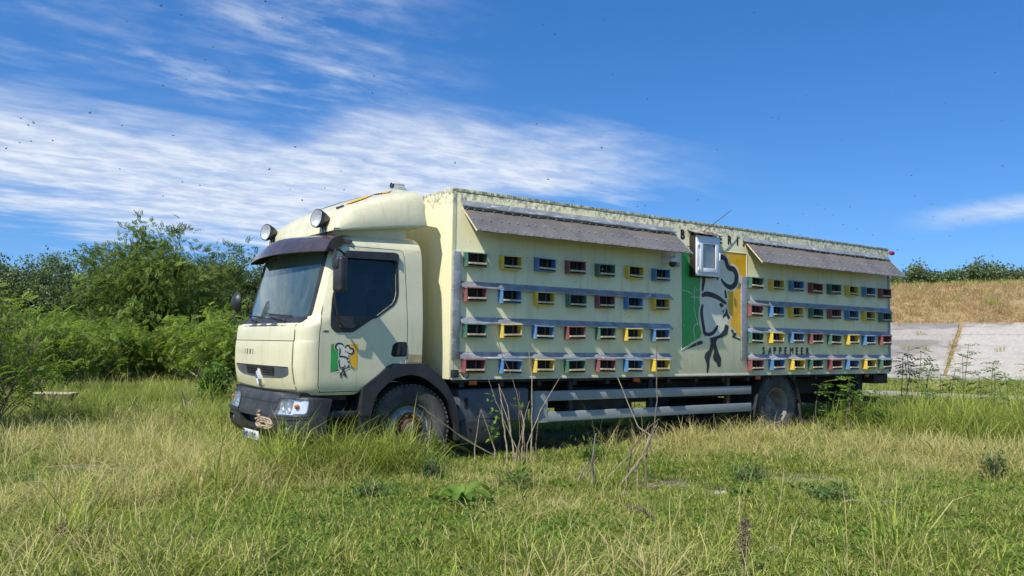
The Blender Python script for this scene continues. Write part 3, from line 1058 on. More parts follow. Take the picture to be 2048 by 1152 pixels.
mb.tube([bfront(-0.23, 0.615, 0.01), bfront(-0.27, 0.60, 0.035), bfront(-0.24, 0.575, 0.03), bfront(-0.30, 0.56, 0.03), bfront(-0.30, 0.53, 0.02)], [0.014, 0.022, 0.020, 0.016, 0.010], 6)
mb.build('tow_rope', 'rope', truck)
# bumper valance to the chassis, steps behind the bumper
MB().box((-1.86, -1.1, 0.78), (-1.3, 1.1, 0.87)).build('under_cab', 'chassis_black', truck)
for s in (-1, 1):
    for z0, z1 in ((0.30, 0.40), (0.575, 0.655)):
        mb = MB()
        y0, y1 = sorted((s * 0.85, s * 1.17))
        mb.box((-1.74, y0, z0), (-1.12, y1, z1), 0.02)
        mb.build('step', 'black_plastic', truck)
    y0, y1 = sorted((s * 0.80, s * 0.86))
    MB().box((-1.76, y0, 0.30), (-1.0, y1, 0.88)).build('step_back', 'chassis_black', truck)
    y0, y1 = sorted((s * 0.9, s * 1.19))
    MB().box((-1.16, y0, 0.28), (-1.0, y1, 0.90), 0.03).build('step_post', 'black_plastic', truck)

# --- wheel arches
AO = [(-1.17, 0.60), (-1.155, 0.925), (-0.967, 1.063), (-0.833, 1.158), (-0.751, 1.192), (-0.324, 1.187), (-0.256, 1.146), (-0.068, 1.004), (0.073, 0.795), (0.153, 0.586), (0.185, 0.25)]
AI = [(-1.05, 0.60), (-0.99, 0.80), (-0.921, 0.892), (-0.75, 1.02), (-0.538, 1.063), (-0.351, 1.025), (-0.125, 0.876), (0.026, 0.695), (0.112, 0.458), (0.125, 0.25)]
def smooth_line(pts, n=5):
    out = []
    for i in range(len(pts) - 1):
        p0 = Vector(pts[max(0, i - 1)]); p1 = Vector(pts[i]); p2 = Vector(pts[i + 1]); p3 = Vector(pts[min(len(pts) - 1, i + 2)])
        for q in range(n):
            t = q / n
            out.append(tuple(0.5 * ((2 * p1) + (p2 - p0) * t + (2 * p0 - 5 * p1 + 4 * p2 - p3) * t * t + (3 * p1 - p0 - 3 * p2 + p3) * t ** 3)))
    out.append(tuple(pts[-1]))
    return out


AO = AO[:2] + smooth_line(AO[1:])[1:]
AI = AI[:2] + smooth_line(AI[1:])[1:]
for s in (-1, 1):
    poly = AO + AI[::-1]
    mb = MB()
    mb.panel(poly, lambda u, v, off, s=s: Vector((u, s * (1.245 + off), v)), 0.0, 0.50, grid=9)
    mb.build('wheel_arch', 'black_plastic', truck, smooth=50)

# --- visor, spotlights
def visor_pt(y, t, off=0.0):
    q = y / 1.26
    lead = Vector((-1.66 - 0.20 * (1 - q * q), y, 2.485 - 0.02 * q ** 2))
    rear = Vector((-1.44 - 0.06 * (1 - q * q), y * 0.93, 2.735 - 0.05 * q ** 4))
    p = lead.lerp(rear, t)
    bul = math.sin(math.pi * t ** 0.8) * (0.105 - 0.055 * q * q + 0.010 * math.cos(q * 6))
    p += Vector((-0.50, 0, 0.86)) * bul
    if t < 0.16:
        p += Vector((-0.015, 0, 0.012)) * (1 - t / 0.16)
    return p + Vector((-0.65, 0, 0.75)) * off


mb = MB()
NY, NTv = 29, 12
top = [[mb.bm.verts.new(visor_pt(-1.26 + 2.52 * i / (NY - 1), j / (NTv - 1), 0.0)) for j in range(NTv)] for i in range(NY)]
bot = [[mb.bm.verts.new(visor_pt(-1.26 + 2.52 * i / (NY - 1), j / (NTv - 1), -0.010)) for j in range(NTv)] for i in range(NY)]
for i in range(NY - 1):
    for j in range(NTv - 1):
        mb.bm.faces.new((top[i][j], top[i + 1][j], top[i + 1][j + 1], top[i][j + 1]))
        mb.bm.faces.new((bot[i][j], bot[i][j + 1], bot[i + 1][j + 1], bot[i + 1][j]))
for j in range(NTv - 1):
    mb.bm.faces.new((top[0][j], top[0][j + 1], bot[0][j + 1], bot[0][j]))
    mb.bm.faces.new((top[-1][j], bot[-1][j], bot[-1][j + 1], top[-1][j + 1]))
for i in range(NY - 1):
    mb.bm.faces.new((top[i][0], bot[i][0], bot[i + 1][0], top[i + 1][0]))
    mb.bm.faces.new((top[i][-1], top[i + 1][-1], bot[i + 1][-1], bot[i][-1]))
# turned-down ends
for s in (-1, 1):
    y = s * 1.255
    e = [visor_pt(y, t) for t in (0, 0.2, 0.4, 0.6, 0.8, 1.0)]
    e2 = [Vector((-1.40, s * 1.15, 2.60)), Vector((-1.53, s * 1.16, 2.49))]
    vs = [mb.bm.verts.new(p + Vector((0, s * 0.004, 0))) for p in e + e2]
    mb.bm.faces.new(vs)
visor = mb.build('sun_visor', 'visor_plastic', truck, smooth=30)
for y in (-1.0, -0.35, 0.35, 1.0):
    MB().tube([visor_pt(y, 0.45, -0.01), Vector((fx(y, 2.55) - 0.01, y, 2.55))], 0.012, 6).build('visor_stay', 'black_plastic', visor)
for s in (-1, 1):
    sp = MB()
    c = Vector((-1.60, s * 0.85, 2.895))
    M = Matrix.Translation(c) @ Euler((0, R(4), R(15 + 2 * s))).to_matrix().to_4x4()
    sp.lathe([(0.105, -0.035), (0.112, -0.03), (0.112, 0.0), (0.104, 0.02), (0.085, 0.075), (0.06, 0.12), (0.048, 0.145), (0.03, 0.15), (0.001, 0.15)], (0, 0, 0), 'x', 32, cap0=False)
    bmesh.ops.transform(sp.bm, matrix=M, verts=sp.bm.verts[:])
    spo = sp.build('spotlight', 'black_plastic', truck, smooth=40)
    l = MB()
    l.lathe([(0.102, -0.028), (0.07, 0.008), (0.035, 0.030), (0.001, 0.035)], (0, 0, 0), 'x', 32, cap0=False)
    bmesh.ops.transform(l.bm, matrix=M, verts=l.bm.verts[:])
    l.build('reflector', 'reflector', spo)
    l = MB()
    l.lathe([(0.104, -0.031), (0.10, -0.041), (0.06, -0.046), (0.001, -0.048)], (0, 0, 0), 'x', 32, cap0=False)
    bmesh.ops.transform(l.bm, matrix=M, verts=l.bm.verts[:])
    l.build('lens', 'spot_glass', spo)
    br = MB()
    for dy in (-0.05, 0.05):
        br.tube([c + Vector((0.06, dy, -0.06)), c + Vector((0.08, dy * 0.7, -0.12)), c + Vector((0.09, dy * 0.5, -0.19))], 0.011, 6)
    br.tube([c + Vector((0.10, 0.02, -0.03)), c + Vector((0.15, 0.05, -0.10)), c + Vector((0.12, 0.06, -0.19))], 0.006, 5)
    br.build('bracket', 'black_plastic', spo)

# --- roof deflector
ST = [(-1.52, 2.74, 2.765, 1.02, 2.80, 0.55, 2.86), (-1.43, 2.745, 2.90, 0.98, 2.955, 0.60, 2.99), (-1.2, 2.775, 3.04, 0.97, 3.10, 0.62, 3.13),
      (-0.9, 2.815, 3.12, 0.98, 3.20, 0.62, 3.255), (-0.64, 2.85, 3.17, 0.99, 3.27, 0.62, 3.345), (-0.42, 2.875, 3.22, 1.0, 3.345, 0.62, 3.41), (-0.33, 2.885, 3.20, 1.02, 3.33, 0.62, 3.40), (-0.285, 2.89, 3.10, 1.06, 3.20, 0.66, 3.28)]
mb = MB()
rings = []
for x, zb, z1, y2, z2, y3, z3 in ST:
    half = [(-1.115, zb), (-1.125, zb + 0.03), (-1.10, (zb + z1) / 2), (-1.065, z1), (-(y2 + 0.02), (z1 + z2) / 2 + 0.012), (-y2 + 0.03, z2 - 0.005), (-(y2 + y3) / 2, (z2 + z3) / 2 - 0.006), (-y3, z3), (-y3 * 0.5, z3 + 0.015), (0, z3 + 0.02)]
    full = half + [(-y, z) for y, z in reversed(half[:-1])]
    rings.append([mb.bm.verts.new((x, y, z)) for y, z in full])
for a, b in zip(rings, rings[1:]):
    for j in range(len(a) - 1):
        mb.bm.faces.new((a[j], a[j + 1], b[j + 1], b[j]))
    mb.bm.faces.new((a[-1], a[0], b[0], b[-1]))
mb.bm.faces.new(rings[0])
mb.bm.faces.new(list(reversed(rings[-1])))
defl = mb.build('roof_deflector', 'cab_paint', truck, smooth=50)
MB().box((-1.45, -1.0, 2.70), (-0.50, 1.0, 2.90), 0.04).build('deflector_base', 'cab_paint', truck)


def deck(x, y, off):
    xs = [s[0] for s in ST]
    i = 0
    while i < len(ST) - 2 and x > ST[i + 1][0]:
        i += 1
    t = (x - ST[i][0]) / (ST[i + 1][0] - ST[i][0])
    L = [a + (b - a) * t for a, b in zip(ST[i], ST[i + 1])]
    _, zb, z1, y2, z2, y3, z3 = L
    a = abs(y)
    z = z3 + 0.02 - 0.02 * a / y3 if a < y3 else z3 + (z2 - z3) * (a - y3) / (y2 - y3)
    return Vector((x, y, z + off))


for poly, mt in (([(-1.22, -0.74), (-1.16, -0.80), (-0.95, -0.74), (-0.78, -0.62), (-0.86, -0.52), (-1.05, -0.6)], 'decal_orange'), ([(-0.72, -0.66), (-0.62, -0.72), (-0.52, -0.62), (-0.50, -0.45), (-0.68, -0.5)], 'decal_orange'),
                 ([(-0.80, -0.60), (-0.70, -0.70), (-0.67, -0.64), (-0.76, -0.5)], 'decal_black'), ([(-1.32, -0.72), (-1.25, -0.78), (-1.22, -0.72), (-1.28, -0.62)], 'decal_black'), ([(-1.1, 0.1), (-0.6, 0.1), (-0.6, 0.7), (-1.1, 0.7)], 'decal_green')):
    MB().panel(poly, deck, 0.012, 0.004, grid=0.06).build('deflector_decal', mt, defl)
# camera on the deflector
c = Vector((-0.33, -0.45, 3.485))
cm = MB()
cm.tube([c + Vector((-0.09, 0, 0.005)), c + Vector((0.075, 0, 0.0))], 0.036, 14)
cm.box(c + Vector((-0.115, -0.04, 0.022)), c + Vector((0.06, 0.04, 0.042)), 0.008)
rcam = cm.build('security_camera', 'white_plastic', truck)
MB().tube([c + Vector((-0.115, 0, 0.005)), c + Vector((-0.088, 0, 0.005))], 0.038, 14).build('lens', 'black_plastic', rcam)
mm = MB()
mm.tube([c + Vector((0.06, 0, -0.01)), c + Vector((0.10, 0, -0.03)), c + Vector((0.11, 0, -0.07))], 0.016, 8)
mm.box(c + Vector((0.06, -0.05, -0.085)), c + Vector((0.16, 0.05, -0.065)), 0.005)
mm.build('mount', 'white_plastic', rcam)

# --- mirrors
mb = MB()
mb.box((-1.60, -1.47, 2.01), (-1.49, -1.30, 2.41), 0.035, rot=(0, 0, R(8)), seg=3)
mb.box((-1.625, -1.45, 2.27), (-1.55, -1.32, 2.405), 0.03, rot=(0, 0, R(8)), seg=3)
mir = mb.build('mirror', 'black_plastic', truck)
a = MB()
a.tube([side(-1.40, 2.47, 0.02), Vector((-1.52, -1.28, 2.50)), Vector((-1.60, -1.36, 2.49)), Vector((-1.605, -1.375, 2.40))], 0.013, 8)
a.build('mirror_arm', 'black_plastic', mir)
a = MB()
a.tube([Vector((-1.60, -1.37, 2.03)), Vector((-1.585, -1.36, 1.90)), Vector((-1.50, -1.30, 1.68)), side(-1.42, 1.63, 0.03)], 0.013, 8)
a.build('mirror_arm', 'black_plastic', mir)
MB().panel(rounded([(-1.47, 1.61), (-1.30, 1.61), (-1.22, 1.66), (-1.32, 1.685), (-1.44, 1.675)], 0.02), side, 0.04, 0.03, grid=0.05).build('arm_bracket', 'grey_plastic', mir)
mb = MB()
mb.lathe([(0.001, -0.07), (0.09, -0.055), (0.14, -0.01), (0.15, 0.02), (0.14, 0.035), (0.001, 0.04)], (0, 0, 0), 'x', 20)
bmesh.ops.transform(mb.bm, matrix=Matrix.Translation((-1.93, 1.0, 1.95)) @ Matrix.Diagonal((0.9, 0.8, 0.9, 1)), verts=mb.bm.verts[:])
fm = mb.build('mirror', 'black_plastic', truck)
MB().tube([(-1.92, 1.0, 1.82), (-1.96, 1.02, 1.76), (-1.93, 0.98, 1.70), (-1.88, 0.92, 1.67)], 0.014, 8).build('mirror_arm', 'black_plastic', fm)

# --- box body
mb = MB()
mb.box((0, -BW, ZB), (BL, BW, ZT), 0.018)
box = mb.build('box_body', 'box_paint', truck, smooth=30)
# edge trims (each butted clear of the walls)
MB().box((0.012, -BW - 0.004, ZB + 0.03), (0.060, -BW - 0.001, ZT - 0.02), 0).build('corner_trim', 'box_paint', box)
simple('sill_paint', (0.68, 0.65, 0.50), 0.45, var=0.1, dust=0.25)
MB().box((0.03, -BW - 0.006, ZB - 0.004), (BL - 0.03, -BW - 0.0005, ZB + 0.032), 0.002).build('sill', 'sill_paint', box)
MB().box((0.0, -BW - 0.004, ZT - 0.035), (BL, -BW - 0.0005, ZT + 0.004), 0.002).build('top_trim', 'box_paint', box)
MB().box((9.90, -BW - 0.014, ZB + 0.03), (9.965, -BW - 0.001, 3.17), 0.004).build('end_strip', 'galvanised', truck)
MB().box((0.02, -BW - 0.035, 1.258), (0.132, -BW - 0.001, 2.605), 0.008).build('upright_strip', 'galvanised', truck)
MB().box((5.53, -BW - 0.035, 1.253), (5.68, -BW - 0.001, 2.605), 0.008).build('upright_strip', 'galvanised', truck)


def drip(x0, x1, z1, z0, name='drip_rail', proj=0.06):
    mb = MB()
    a = [wall(x0, z1, 0.002), wall(x1, z1, 0.002)]
    b = [wall(x0, z0 + 0.012, proj), wall(x1 + 0.03, z0 + 0.012, proj)]
    c = [wall(x0, z0, proj), wall(x1 + 0.03, z0, proj)]
    d = [wall(x0, z0, proj - 0.004), wall(x1 + 0.03, z0, proj - 0.004)]
    e = [wall(x0, z1 - 0.012, 0.002), wall(x1, z1 - 0.012, 0.002)]
    n = 24
    rows = []
    rnd = random.Random(int(x0 * 100 + z1 * 1000))
    for i in range(n + 1):
        t = i / n
        j = Vector((0, rnd.uniform(-.004, .004), rnd.uniform(-.005, .005)))
        rows.append([mb.bm.verts.new(p[0].lerp(p[1], t) + (j if k in (1, 2, 3) else Vector())) for k, p in enumerate((a, b, c, d, e))])
    for r0, r1 in zip(rows, rows[1:]):
        for k in range(5):
            mb.bm.faces.new((r0[k], r0[(k + 1) % 5], r1[(k + 1) % 5], r1[k]))
    mb.bm.faces.new(rows[0])
    mb.bm.faces.new(rows[-1][::-1])
    return mb.build(name, 'galvanised', truck, smooth=25)


for z1, z0 in ((2.237, 2.153), (1.787, 1.702), (1.345, 1.260)):
    drip(0.14, 3.885, z1, z0)
    drip(5.685, 9.915, z1, z0)


def awning(x0, x1, zt, zl, proj, n=20, seed=1):
    """sloping sheet with lapped panels, screw heads and a dark lower lip"""
    rnd = random.Random(seed)
    mb = MB()
    rows = []
    m = 8
    for i in range(n * 2 + 1):
        t = i / (n * 2)
        lap = 0.003 if (i % 6) < 3 else 0.0
        wv = rnd.uniform(-0.002, 0.002)
        rows.append([mb.bm.verts.new(wall(x0 + (x1 - x0) * t, zt + (zl - zt) * (j / m) + lap + wv * (j / m), 0.012 + (proj - 0.012) * (j / m) + lap)) for j in range(m + 1)])
    bot = [[mb.bm.verts.new(v.co + Vector((0, 0.006, -0.010))) for v in r] for r in rows]
    for a, b, c, d in zip(rows, rows[1:], bot, bot[1:]):
        for j in range(m):
            mb.bm.faces.new((a[j], a[j + 1], b[j + 1], b[j]))
            mb.bm.faces.new((c[j], d[j], d[j + 1], c[j + 1]))
        mb.bm.faces.new((a[m], c[m], d[m], b[m]))
        mb.bm.faces.new((a[0], b[0], d[0], c[0]))
    for r, q in ((rows[0], bot[0]), (rows[-1], bot[-1])):
        for j in range(m):
            mb.bm.faces.new((r[j], q[j], q[j + 1], r[j + 1]))
    aw = mb.build('awning', 'awning_sheet', truck, smooth=20)
    s = MB()
    for j in (0.08, 0.5, 0.93):
        for i in range(n + 1):
            t = min(0.99, max(0.01, i / n + rnd.uniform(-.004, .004)))
            p = wall(x0 + (x1 - x0) * t, zt + (zl - zt) * j + 0.012, 0.012 + (proj - 0.012) * j + 0.012)
            s.box(p - Vector((.008, .008, .005)), p + Vector((.008, .008, .005)))
    s.build('screws', 'chrome', aw, smooth=0)['kind'] = 'stuff'
    for xx, e in ((x0 - 0.012, 0), (x1 + 0.002, 1)):
        mb = MB()
        mb.tube([wall(xx + 0.005, zt - 0.01, 0.02), wall(xx + 0.005, zl - 0.008, proj)], 0.010, 6)
        mb.build('awning_edge', 'wood_strip' if e == 0 else 'grey_paint', aw)
    return aw


awning(0.15, 4.0, 3.165, 2.84, 0.36, 26, 3)
awning(5.66, 9.95, 3.175, 2.825, 0.35, 28, 5)
drip(0.12, 3.96, 3.262, 3.178, 'flashing', 0.055)
drip(5.59, 9.90, 3.258, 3.176, 'flashing', 0.055)

# --- hive entrances: 7 + 8 columns in 4 rows
HW_, HH, HD_ = 0.30, 0.175, 0.10


def hive_parts(color):
    body = MB()
    t = 0.014
    body.box((0, -HD_, 0), (t, 0, HH), 0.002)
    body.box((HW_ - t, -HD_, 0), (HW_, 0, HH), 0.002)
    body.box((t, -HD_ * 0.95, 0.0), (HW_ - t, -0.012, 0.012), 0.001)
    body.tube([(-0.002, -0.03, 0.10), (-0.022, -0.03, 0.10), (-0.026, -0.03, 0.085)], 0.004, 5)
    b = body.build('hive_entrance', 'hive_' + color, link=False, smooth=0)
    rf = MB()
    pr = [(0.0, HH + 0.014), (-HD_ - 0.012, HH + 0.002), (-HD_ - 0.012, HH - 0.010), (0.0, HH + 0.001)]
    rf.prism(pr, lambda u, v, d: Vector((d, u - 0.001, v)), -0.008, HW_ + 0.010)
    r = rf.build('hive_roof', 'hive_' + color + '_top', link=False, smooth=0)
    lb = MB()
    lb.box((t + 0.001, -HD_ - 0.016, 0.030), (HW_ - t - 0.001, -HD_ + 0.032, 0.053), 0.003)
    l = lb.build('landing_board', 'wood_strip', link=False, smooth=0)
    bk = MB().box((t + 0.001, -0.010, 0.013), (HW_ - t - 0.001, -0.002, HH - 0.001)).build('opening', 'dark_inside', link=False, smooth=0)
    dv = MB().box((t + 0.185, -0.03, 0.051), (t + 0.194, -0.014, HH - 0.012), 0.001).build('divider', 'dry_stalk_dark', link=False, smooth=0)
    return b, [r, l, bk, dv]


HIVES = {c: hive_parts(c) for c in ('green', 'yellow', 'blue', 'red')}
seqA = ['green', 'yellow', 'blue', 'red']
seqB = ['red', 'blue', 'yellow', 'green']
hr = random.Random(4)
for row, (zh, sq) in enumerate(((2.425, seqA), (1.972, seqB), (1.530, seqA), (1.075, seqB))):
    for kx in list(range(7)) + list(range(10, 18)):
        cidx = kx if kx < 10 else kx - 10
        colr = sq[cidx % 4]
        b, subs = HIVES[colr]
        o = b.copy()
        COL.objects.link(o)
        o.parent = truck
        o.location = (0.187 + 0.551 * kx + hr.uniform(-.012, .012), -BW - 0.0015, zh + hr.uniform(-.008, .008))
        o.rotation_euler = (0, hr.uniform(-.03, .03), 0)
        o['label'] = colr + ' hive entrance box'
        for s in subs:
            q = s.copy()
            COL.objects.link(q)
            q.parent = o

# --- bakery lettering
items = [('B', 4.135, 3.112, .135, .80), ('A', 4.345, 3.112, .135, .80), ('K', 4.57, 3.112, .135, .80), ('K', 4.79, 3.112, .135, .80), ('E', 5.015, 3.112, .135, .80), ('R', 5.232, 3.112, .135, .80), ('I', 5.455, 3.112, .135, .80), ('J', 5.60, 3.112, .135, .80)]
letters(items, wall, 'letter', 'letter_black', truck, bold=0.010)
it2 = []
ux = 6.10
for ch in 'SAPPEMEER':
    it2.append((ch, ux, 1.347, .112, .78))
    ux += 0.147 if ch != 'M' else 0.165
letters(it2, wall, 'letter', 'letter_black', truck, bold=0.009)

# --- chef emblem (drawn once in its own units, laid on the box and on the door)
STROKES = [
    ([(292, 337), (255, 325), (230, 290), (235, 243), (262, 202), (315, 183), (370, 195), (400, 220), (413, 240)], [12, 22, 28, 30, 30, 28, 26, 22, 10]),
    ([(322, 285), (333, 330), (331, 400), (320, 470)], [8, 22, 24, 12]),
    ([(443, 292), (465, 252), (505, 230), (540, 245), (558, 285), (578, 300), (622, 306), (648, 345), (640, 395), (600, 428), (550, 420), (515, 397), (498, 378)], [8, 22, 26, 26, 26, 28, 30, 32, 30, 28, 22, 16, 8]),
    ([(473, 358), (457, 388)], [14, 12]),
    ([(536, 452), (546, 505)], [10, 18]),
    ([(315, 500), (350, 487), (410, 490), (480, 510), (547, 542)], [18, 26, 26, 24, 14]),
    ([(324, 556), (312, 600), (318, 650), (330, 700), (342, 745), (380, 752), (420, 740), (450, 712), (466, 690)], [10, 20, 20, 20, 20, 18, 20, 18, 8]),
    ([(485, 543), (500, 560), (520, 550)], [12, 16, 8]),
    ([(547, 575), (550, 606), (530, 620), (514, 637)], [8, 18, 16, 8]),
    ([(546, 606), (576, 642)], [14, 22]),
    ([(522, 586), (512, 602)], [8, 12]),
]
SOLIDS = [
    [(537, 680), (570, 692), (556, 748), (508, 770), (462, 780), (446, 808), (468, 862), (497, 912), (491, 965), (464, 967), (455, 940), (425, 922), (418, 900), (430, 865), (424, 838), (405, 880), (387, 915), (384, 965), (372, 1008), (360, 1000), (360, 950), (338, 900), (350, 875), (385, 852), (398, 812), (390, 775), (422, 770), (482, 755), (522, 722)],
    [(162, 857), (240, 815), (300, 795), (325, 799), (320, 816), (250, 832)],
    [(590, 718), (617, 714), (612, 734), (648, 740), (632, 764), (724, 787), (690, 789), (600, 766), (614, 748)],
]
GREEN = [(128, 205), (212, 205), (206, 262), (226, 312), (285, 352), (300, 382), (300, 470), (294, 520), (300, 560), (284, 610), (290, 680), (312, 740), (302, 775), (230, 803), (152, 850), (130, 850)]
ORANGE = [(470, 195), (748, 190), (748, 785), (704, 770), (655, 745), (625, 705), (584, 690), (594, 650), (564, 600), (558, 540), (562, 470), (566, 447), (642, 434), (674, 370), (662, 310), (622, 283), (584, 278), (562, 230), (522, 203)]


def emblem(fn, base, dz, parent):
    """fn(x, y, off) in drawing units"""
    e = MB().panel(GREEN, fn, base + dz, dz * 0.5, grid=60).build('emblem', 'decal_green', parent, smooth=0)
    MB().panel(ORANGE, fn, base + dz, dz * 0.5, grid=60).build('orange_field', 'decal_orange', e, smooth=0)

    FILL = [(292, 345), (240, 325), (222, 285), (232, 235), (262, 198), (315, 178), (375, 190), (420, 235), (445, 270), (465, 248), (505, 226), (542, 240), (562, 282), (622, 300), (650, 345), (640, 398), (600, 432), (550, 425), (548, 505), (552, 545), (560, 600), (580, 645), (560, 675), (520, 722), (480, 752), (420, 768), (390, 775), (340, 752), (328, 700), (312, 650), (306, 600), (318, 556), (310, 500), (318, 470)]
    MB().panel(FILL, fn, base + dz * 1.2, dz * 0.5, grid=60).build('cream_fill', 'decal_cream', e, smooth=0)

    def strokes(extra, off, nm, mt):
        mb = MB()
        n = 0
        for pts, ws in STROKES:
            P = []
            W = []
            for i in range(len(pts) - 1):
                p0 = Vector(pts[max(0, i - 1)]); p1 = Vector(pts[i]); p2 = Vector(pts[i + 1]); p3 = Vector(pts[min(len(pts) - 1, i + 2)])
                for s in range(5):
                    t = s / 5
                    P.append(0.5 * ((2 * p1) + (p2 - p0) * t + (2 * p0 - 5 * p1 + 4 * p2 - p3) * t * t + (3 * p1 - p0 - 3 * p2 + p3) * t ** 3))
                    W.append(ws[i] + (ws[i + 1] - ws[i]) * t)
            P.append(Vector(pts[-1]))
            W.append(ws[-1])
            n += 1
            prev = None
            for i, p in enumerate(P):
                d = (P[min(i + 1, len(P) - 1)] - P[max(0, i - 1)]).normalized()
                nn = Vector((-d.y, d.x)) * ((W[i] * 1.3 + extra) / 2)
                if i == 0:
                    p = p - d * extra * 0.4
                if i == len(P) - 1:
                    p = p + d * extra * 0.4
                cur = (mb.bm.verts.new(fn(p.x + nn.x, p.y + nn.y, off + n * dz * 0.06)), mb.bm.verts.new(fn(p.x - nn.x, p.y - nn.y, off + n * dz * 0.06)))
                if prev:
                    mb.bm.faces.new((prev[0], prev[1], cur[1], cur[0]))
                prev = cur
        if extra == 0:
            for s in SOLIDS:
                mb.panel(s, fn, off + dz * 0.9, dz * 0.2, grid=40)
        return mb.build(nm, mt, e, smooth=0, recalc=False)
    strokes(26, base + dz * 1.4, 'cream_outline', 'decal_cream')
    strokes(0, base + dz * 2.6, 'black_drawing', 'decal_black')
    # cracked white lines in the green field
    return e


e1 = emblem(lambda x, y, off: wall(4.145 + (x - 128) / 620 * 1.54, 2.985 - (y - 190) / 660 * 1.57, off), 0.0, 0.0016, truck)
for pts in ([(4.43, 2.35), (4.44, 2.2), (4.43, 2.05), (4.48, 1.9), (4.52, 1.78)], [(4.52, 1.82), (4.44, 1.78), (4.42, 1.7), (4.46, 1.55), (4.49, 1.47)], [(4.17, 2.32), (4.3, 2.30), (4.38, 2.27)], [(4.36, 2.22), (4.48, 2.22), (4.56, 2.22)], [(4.45, 2.38), (4.5, 2.33), (4.56, 2.36)]):
    mb = MB()
    mb.tube([wall(u, v, 0.0022) for u, v in pts], 0.005, 5)
    mb.build('crack_line', 'decal_cream', e1)
mb = MB()
for a, b in (((4.140, 2.985), (4.155, 1.40)), ((4.155, 1.40), (4.30, 1.47)), ((5.03, 2.985), (5.69, 2.99)), ((5.69, 2.99), (5.69, 2.61))):
    mb.tube([wall(*a, 0.001), wall(*b, 0.001)], 0.008, 5)
mb.build('border', 'decal_cream', e1)
emblem(lambda x, y, off: side(-1.553 + (x - 128) / 620 * 0.333, 1.430 - (y - 190) / 660 * 0.325, 0.0095 + off), 0.0, 0.0016, truck)

# --- hatch window on a dark case
simple('case_dark', (0.022, 0.015, 0.012), 0.6, var=0.4)
hx0, hx1, hz0, hz1 = 4.335, 4.865, 2.545, 3.165
case = MB().box((hx0 - 0.012, -BW - 0.115, hz0 - 0.012), (hx1 + 0.012, -BW - 0.002, hz1 + 0.006), 0.004).build('window_case', 'case_dark', truck)


def frame_ring(x0, x1, z0, z1, t, y0, y1, nm, mt, par):
    mb = MB()
    for lo, hi in (((x0, y0, z0), (x0 + t, y1, z1)), ((x1 - t, y0, z0), (x1, y1, z1)), ((x0 + t, y0, z0), (x1 - t, y1, z0 + t)), ((x0 + t, y0, z1 - t), (x1 - t, y1, z1))):
        mb.box(lo, hi, 0.004)
    return mb.build(nm, mt, par, smooth=30)


frame_ring(hx0, hx1, hz0, hz1, 0.072, -BW - 0.150, -BW - 0.116, 'window_frame', 'white_plastic', case)
frame_ring(hx0 + 0.058, hx1 - 0.058, hz0 + 0.058, hz1 - 0.058, 0.066, -BW - 0.166, -BW - 0.1505, 'window_sash', 'white_plastic', case)
MB().box((hx0 + 0.12, -BW - 0.135, hz0 + 0.12), (hx1 - 0.12, -BW - 0.128, hz1 - 0.12)).build('roller_blind', 'roller_beige', case)
MB().box((hx0 + 0.12, -BW - 0.1405, hz0 + 0.12), (hx1 - 0.12, -BW - 0.1375, hz1 - 0.12)).build('pane', 'lens_glass', case)
for zz in (hz0 + 0.10, hz1 - 0.13):
    MB().box((hx0 + 0.012, -BW - 0.172, zz - 0.03), (hx0 + 0.032, -BW - 0.151, zz + 0.03), 0.004).build('hinge', 'white_plastic', case)
MB().box((hx1 - 0.045, -BW - 0.185, 2.80), (hx1 - 0.025, -BW - 0.167, 2.92), 0.005).build('window_handle', 'white_plastic', case)
rf = MB()
rf.prism([(0.0, 3.265), (-0.20, 3.195), (-0.20, 3.188), (0.0, 3.255)], lambda u, v, d: Vector((d, -BW - 0.001 + u, v)), 4.275, 4.935)
rf.build('hatch_roof', 'flashing_rust', case, smooth=0)
for q in range(6):
    xx = 4.33 + q * 0.11
    MB().tube([wall(xx, 3.262, 0.01), wall(xx, 3.200, 0.195)], 0.008, 5).build('roof_rib', 'rust' if q in (2, 3, 4) else 'flashing_rust', case)
MB().tube([wall(4.46, 3.20, 0.11), wall(4.82, 3.42, 0.11), wall(5.19, 3.645, 0.10)], [0.007, 0.006, 0.004], 6).build('antenna', 'rust', truck)
MB().tube([wall(4.26, 3.0, 0.0), wall(4.30, 2.99, 0.03), wall(4.33, 3.0, 0.06)], 0.006, 5).build('cable', 'black_plastic', truck)

# --- dome camera beside the hatch
c = wall(3.79, 2.735, 0.16)
dc = MB().lathe([(0.001, 0.055), (0.04, 0.052), (0.066, 0.035), (0.072, 0.0), (0.072, -0.022), (0.060, -0.024)], c, 'z', 24).build('security_camera', 'white_plastic', truck)
MB().lathe([(0.060, -0.024), (0.058, -0.05), (0.045, -0.08), (0.02, -0.098), (0.001, -0.10)], c, 'z', 24).build('dome', 'black_plastic', dc)
for dx in (-0.045, 0.045):
    MB().tube([c + Vector((dx, 0.01, 0.03)), c + Vector((dx, 0.01, 0.14))], 0.008, 6).build('aerial', 'white_plastic', dc)
mb = MB()
mb.box(wall(3.72, 2.70, 0.15), wall(3.84, 2.80, 0.002), 0.008)
mb.tube([wall(3.84, 2.70, 0.02), wall(3.95, 2.66, 0.03), wall(3.99, 2.70, 0.01)], 0.007, 5)
mb.build('mount', 'white_plastic', dc)
MB().box(wall(3.96, 2.66, 0.05), wall(4.06, 2.73, 0.002), 0.006).build('junction_box', 'grey_paint', truck)
MB().lathe([(0.001, -0.06), (0.035, -0.05), (0.045, 0.0), (0.035, 0.06), (0.001, 0.065)], wall(10.02, 3.32, 0.02), 'x', 14).build('rear_marker', 'red_lens', truck)
mb = MB()
mb.box((0.02, -BW - 0.06, 1.03), (0.11, -BW - 0.001, 1.125), 0.01)
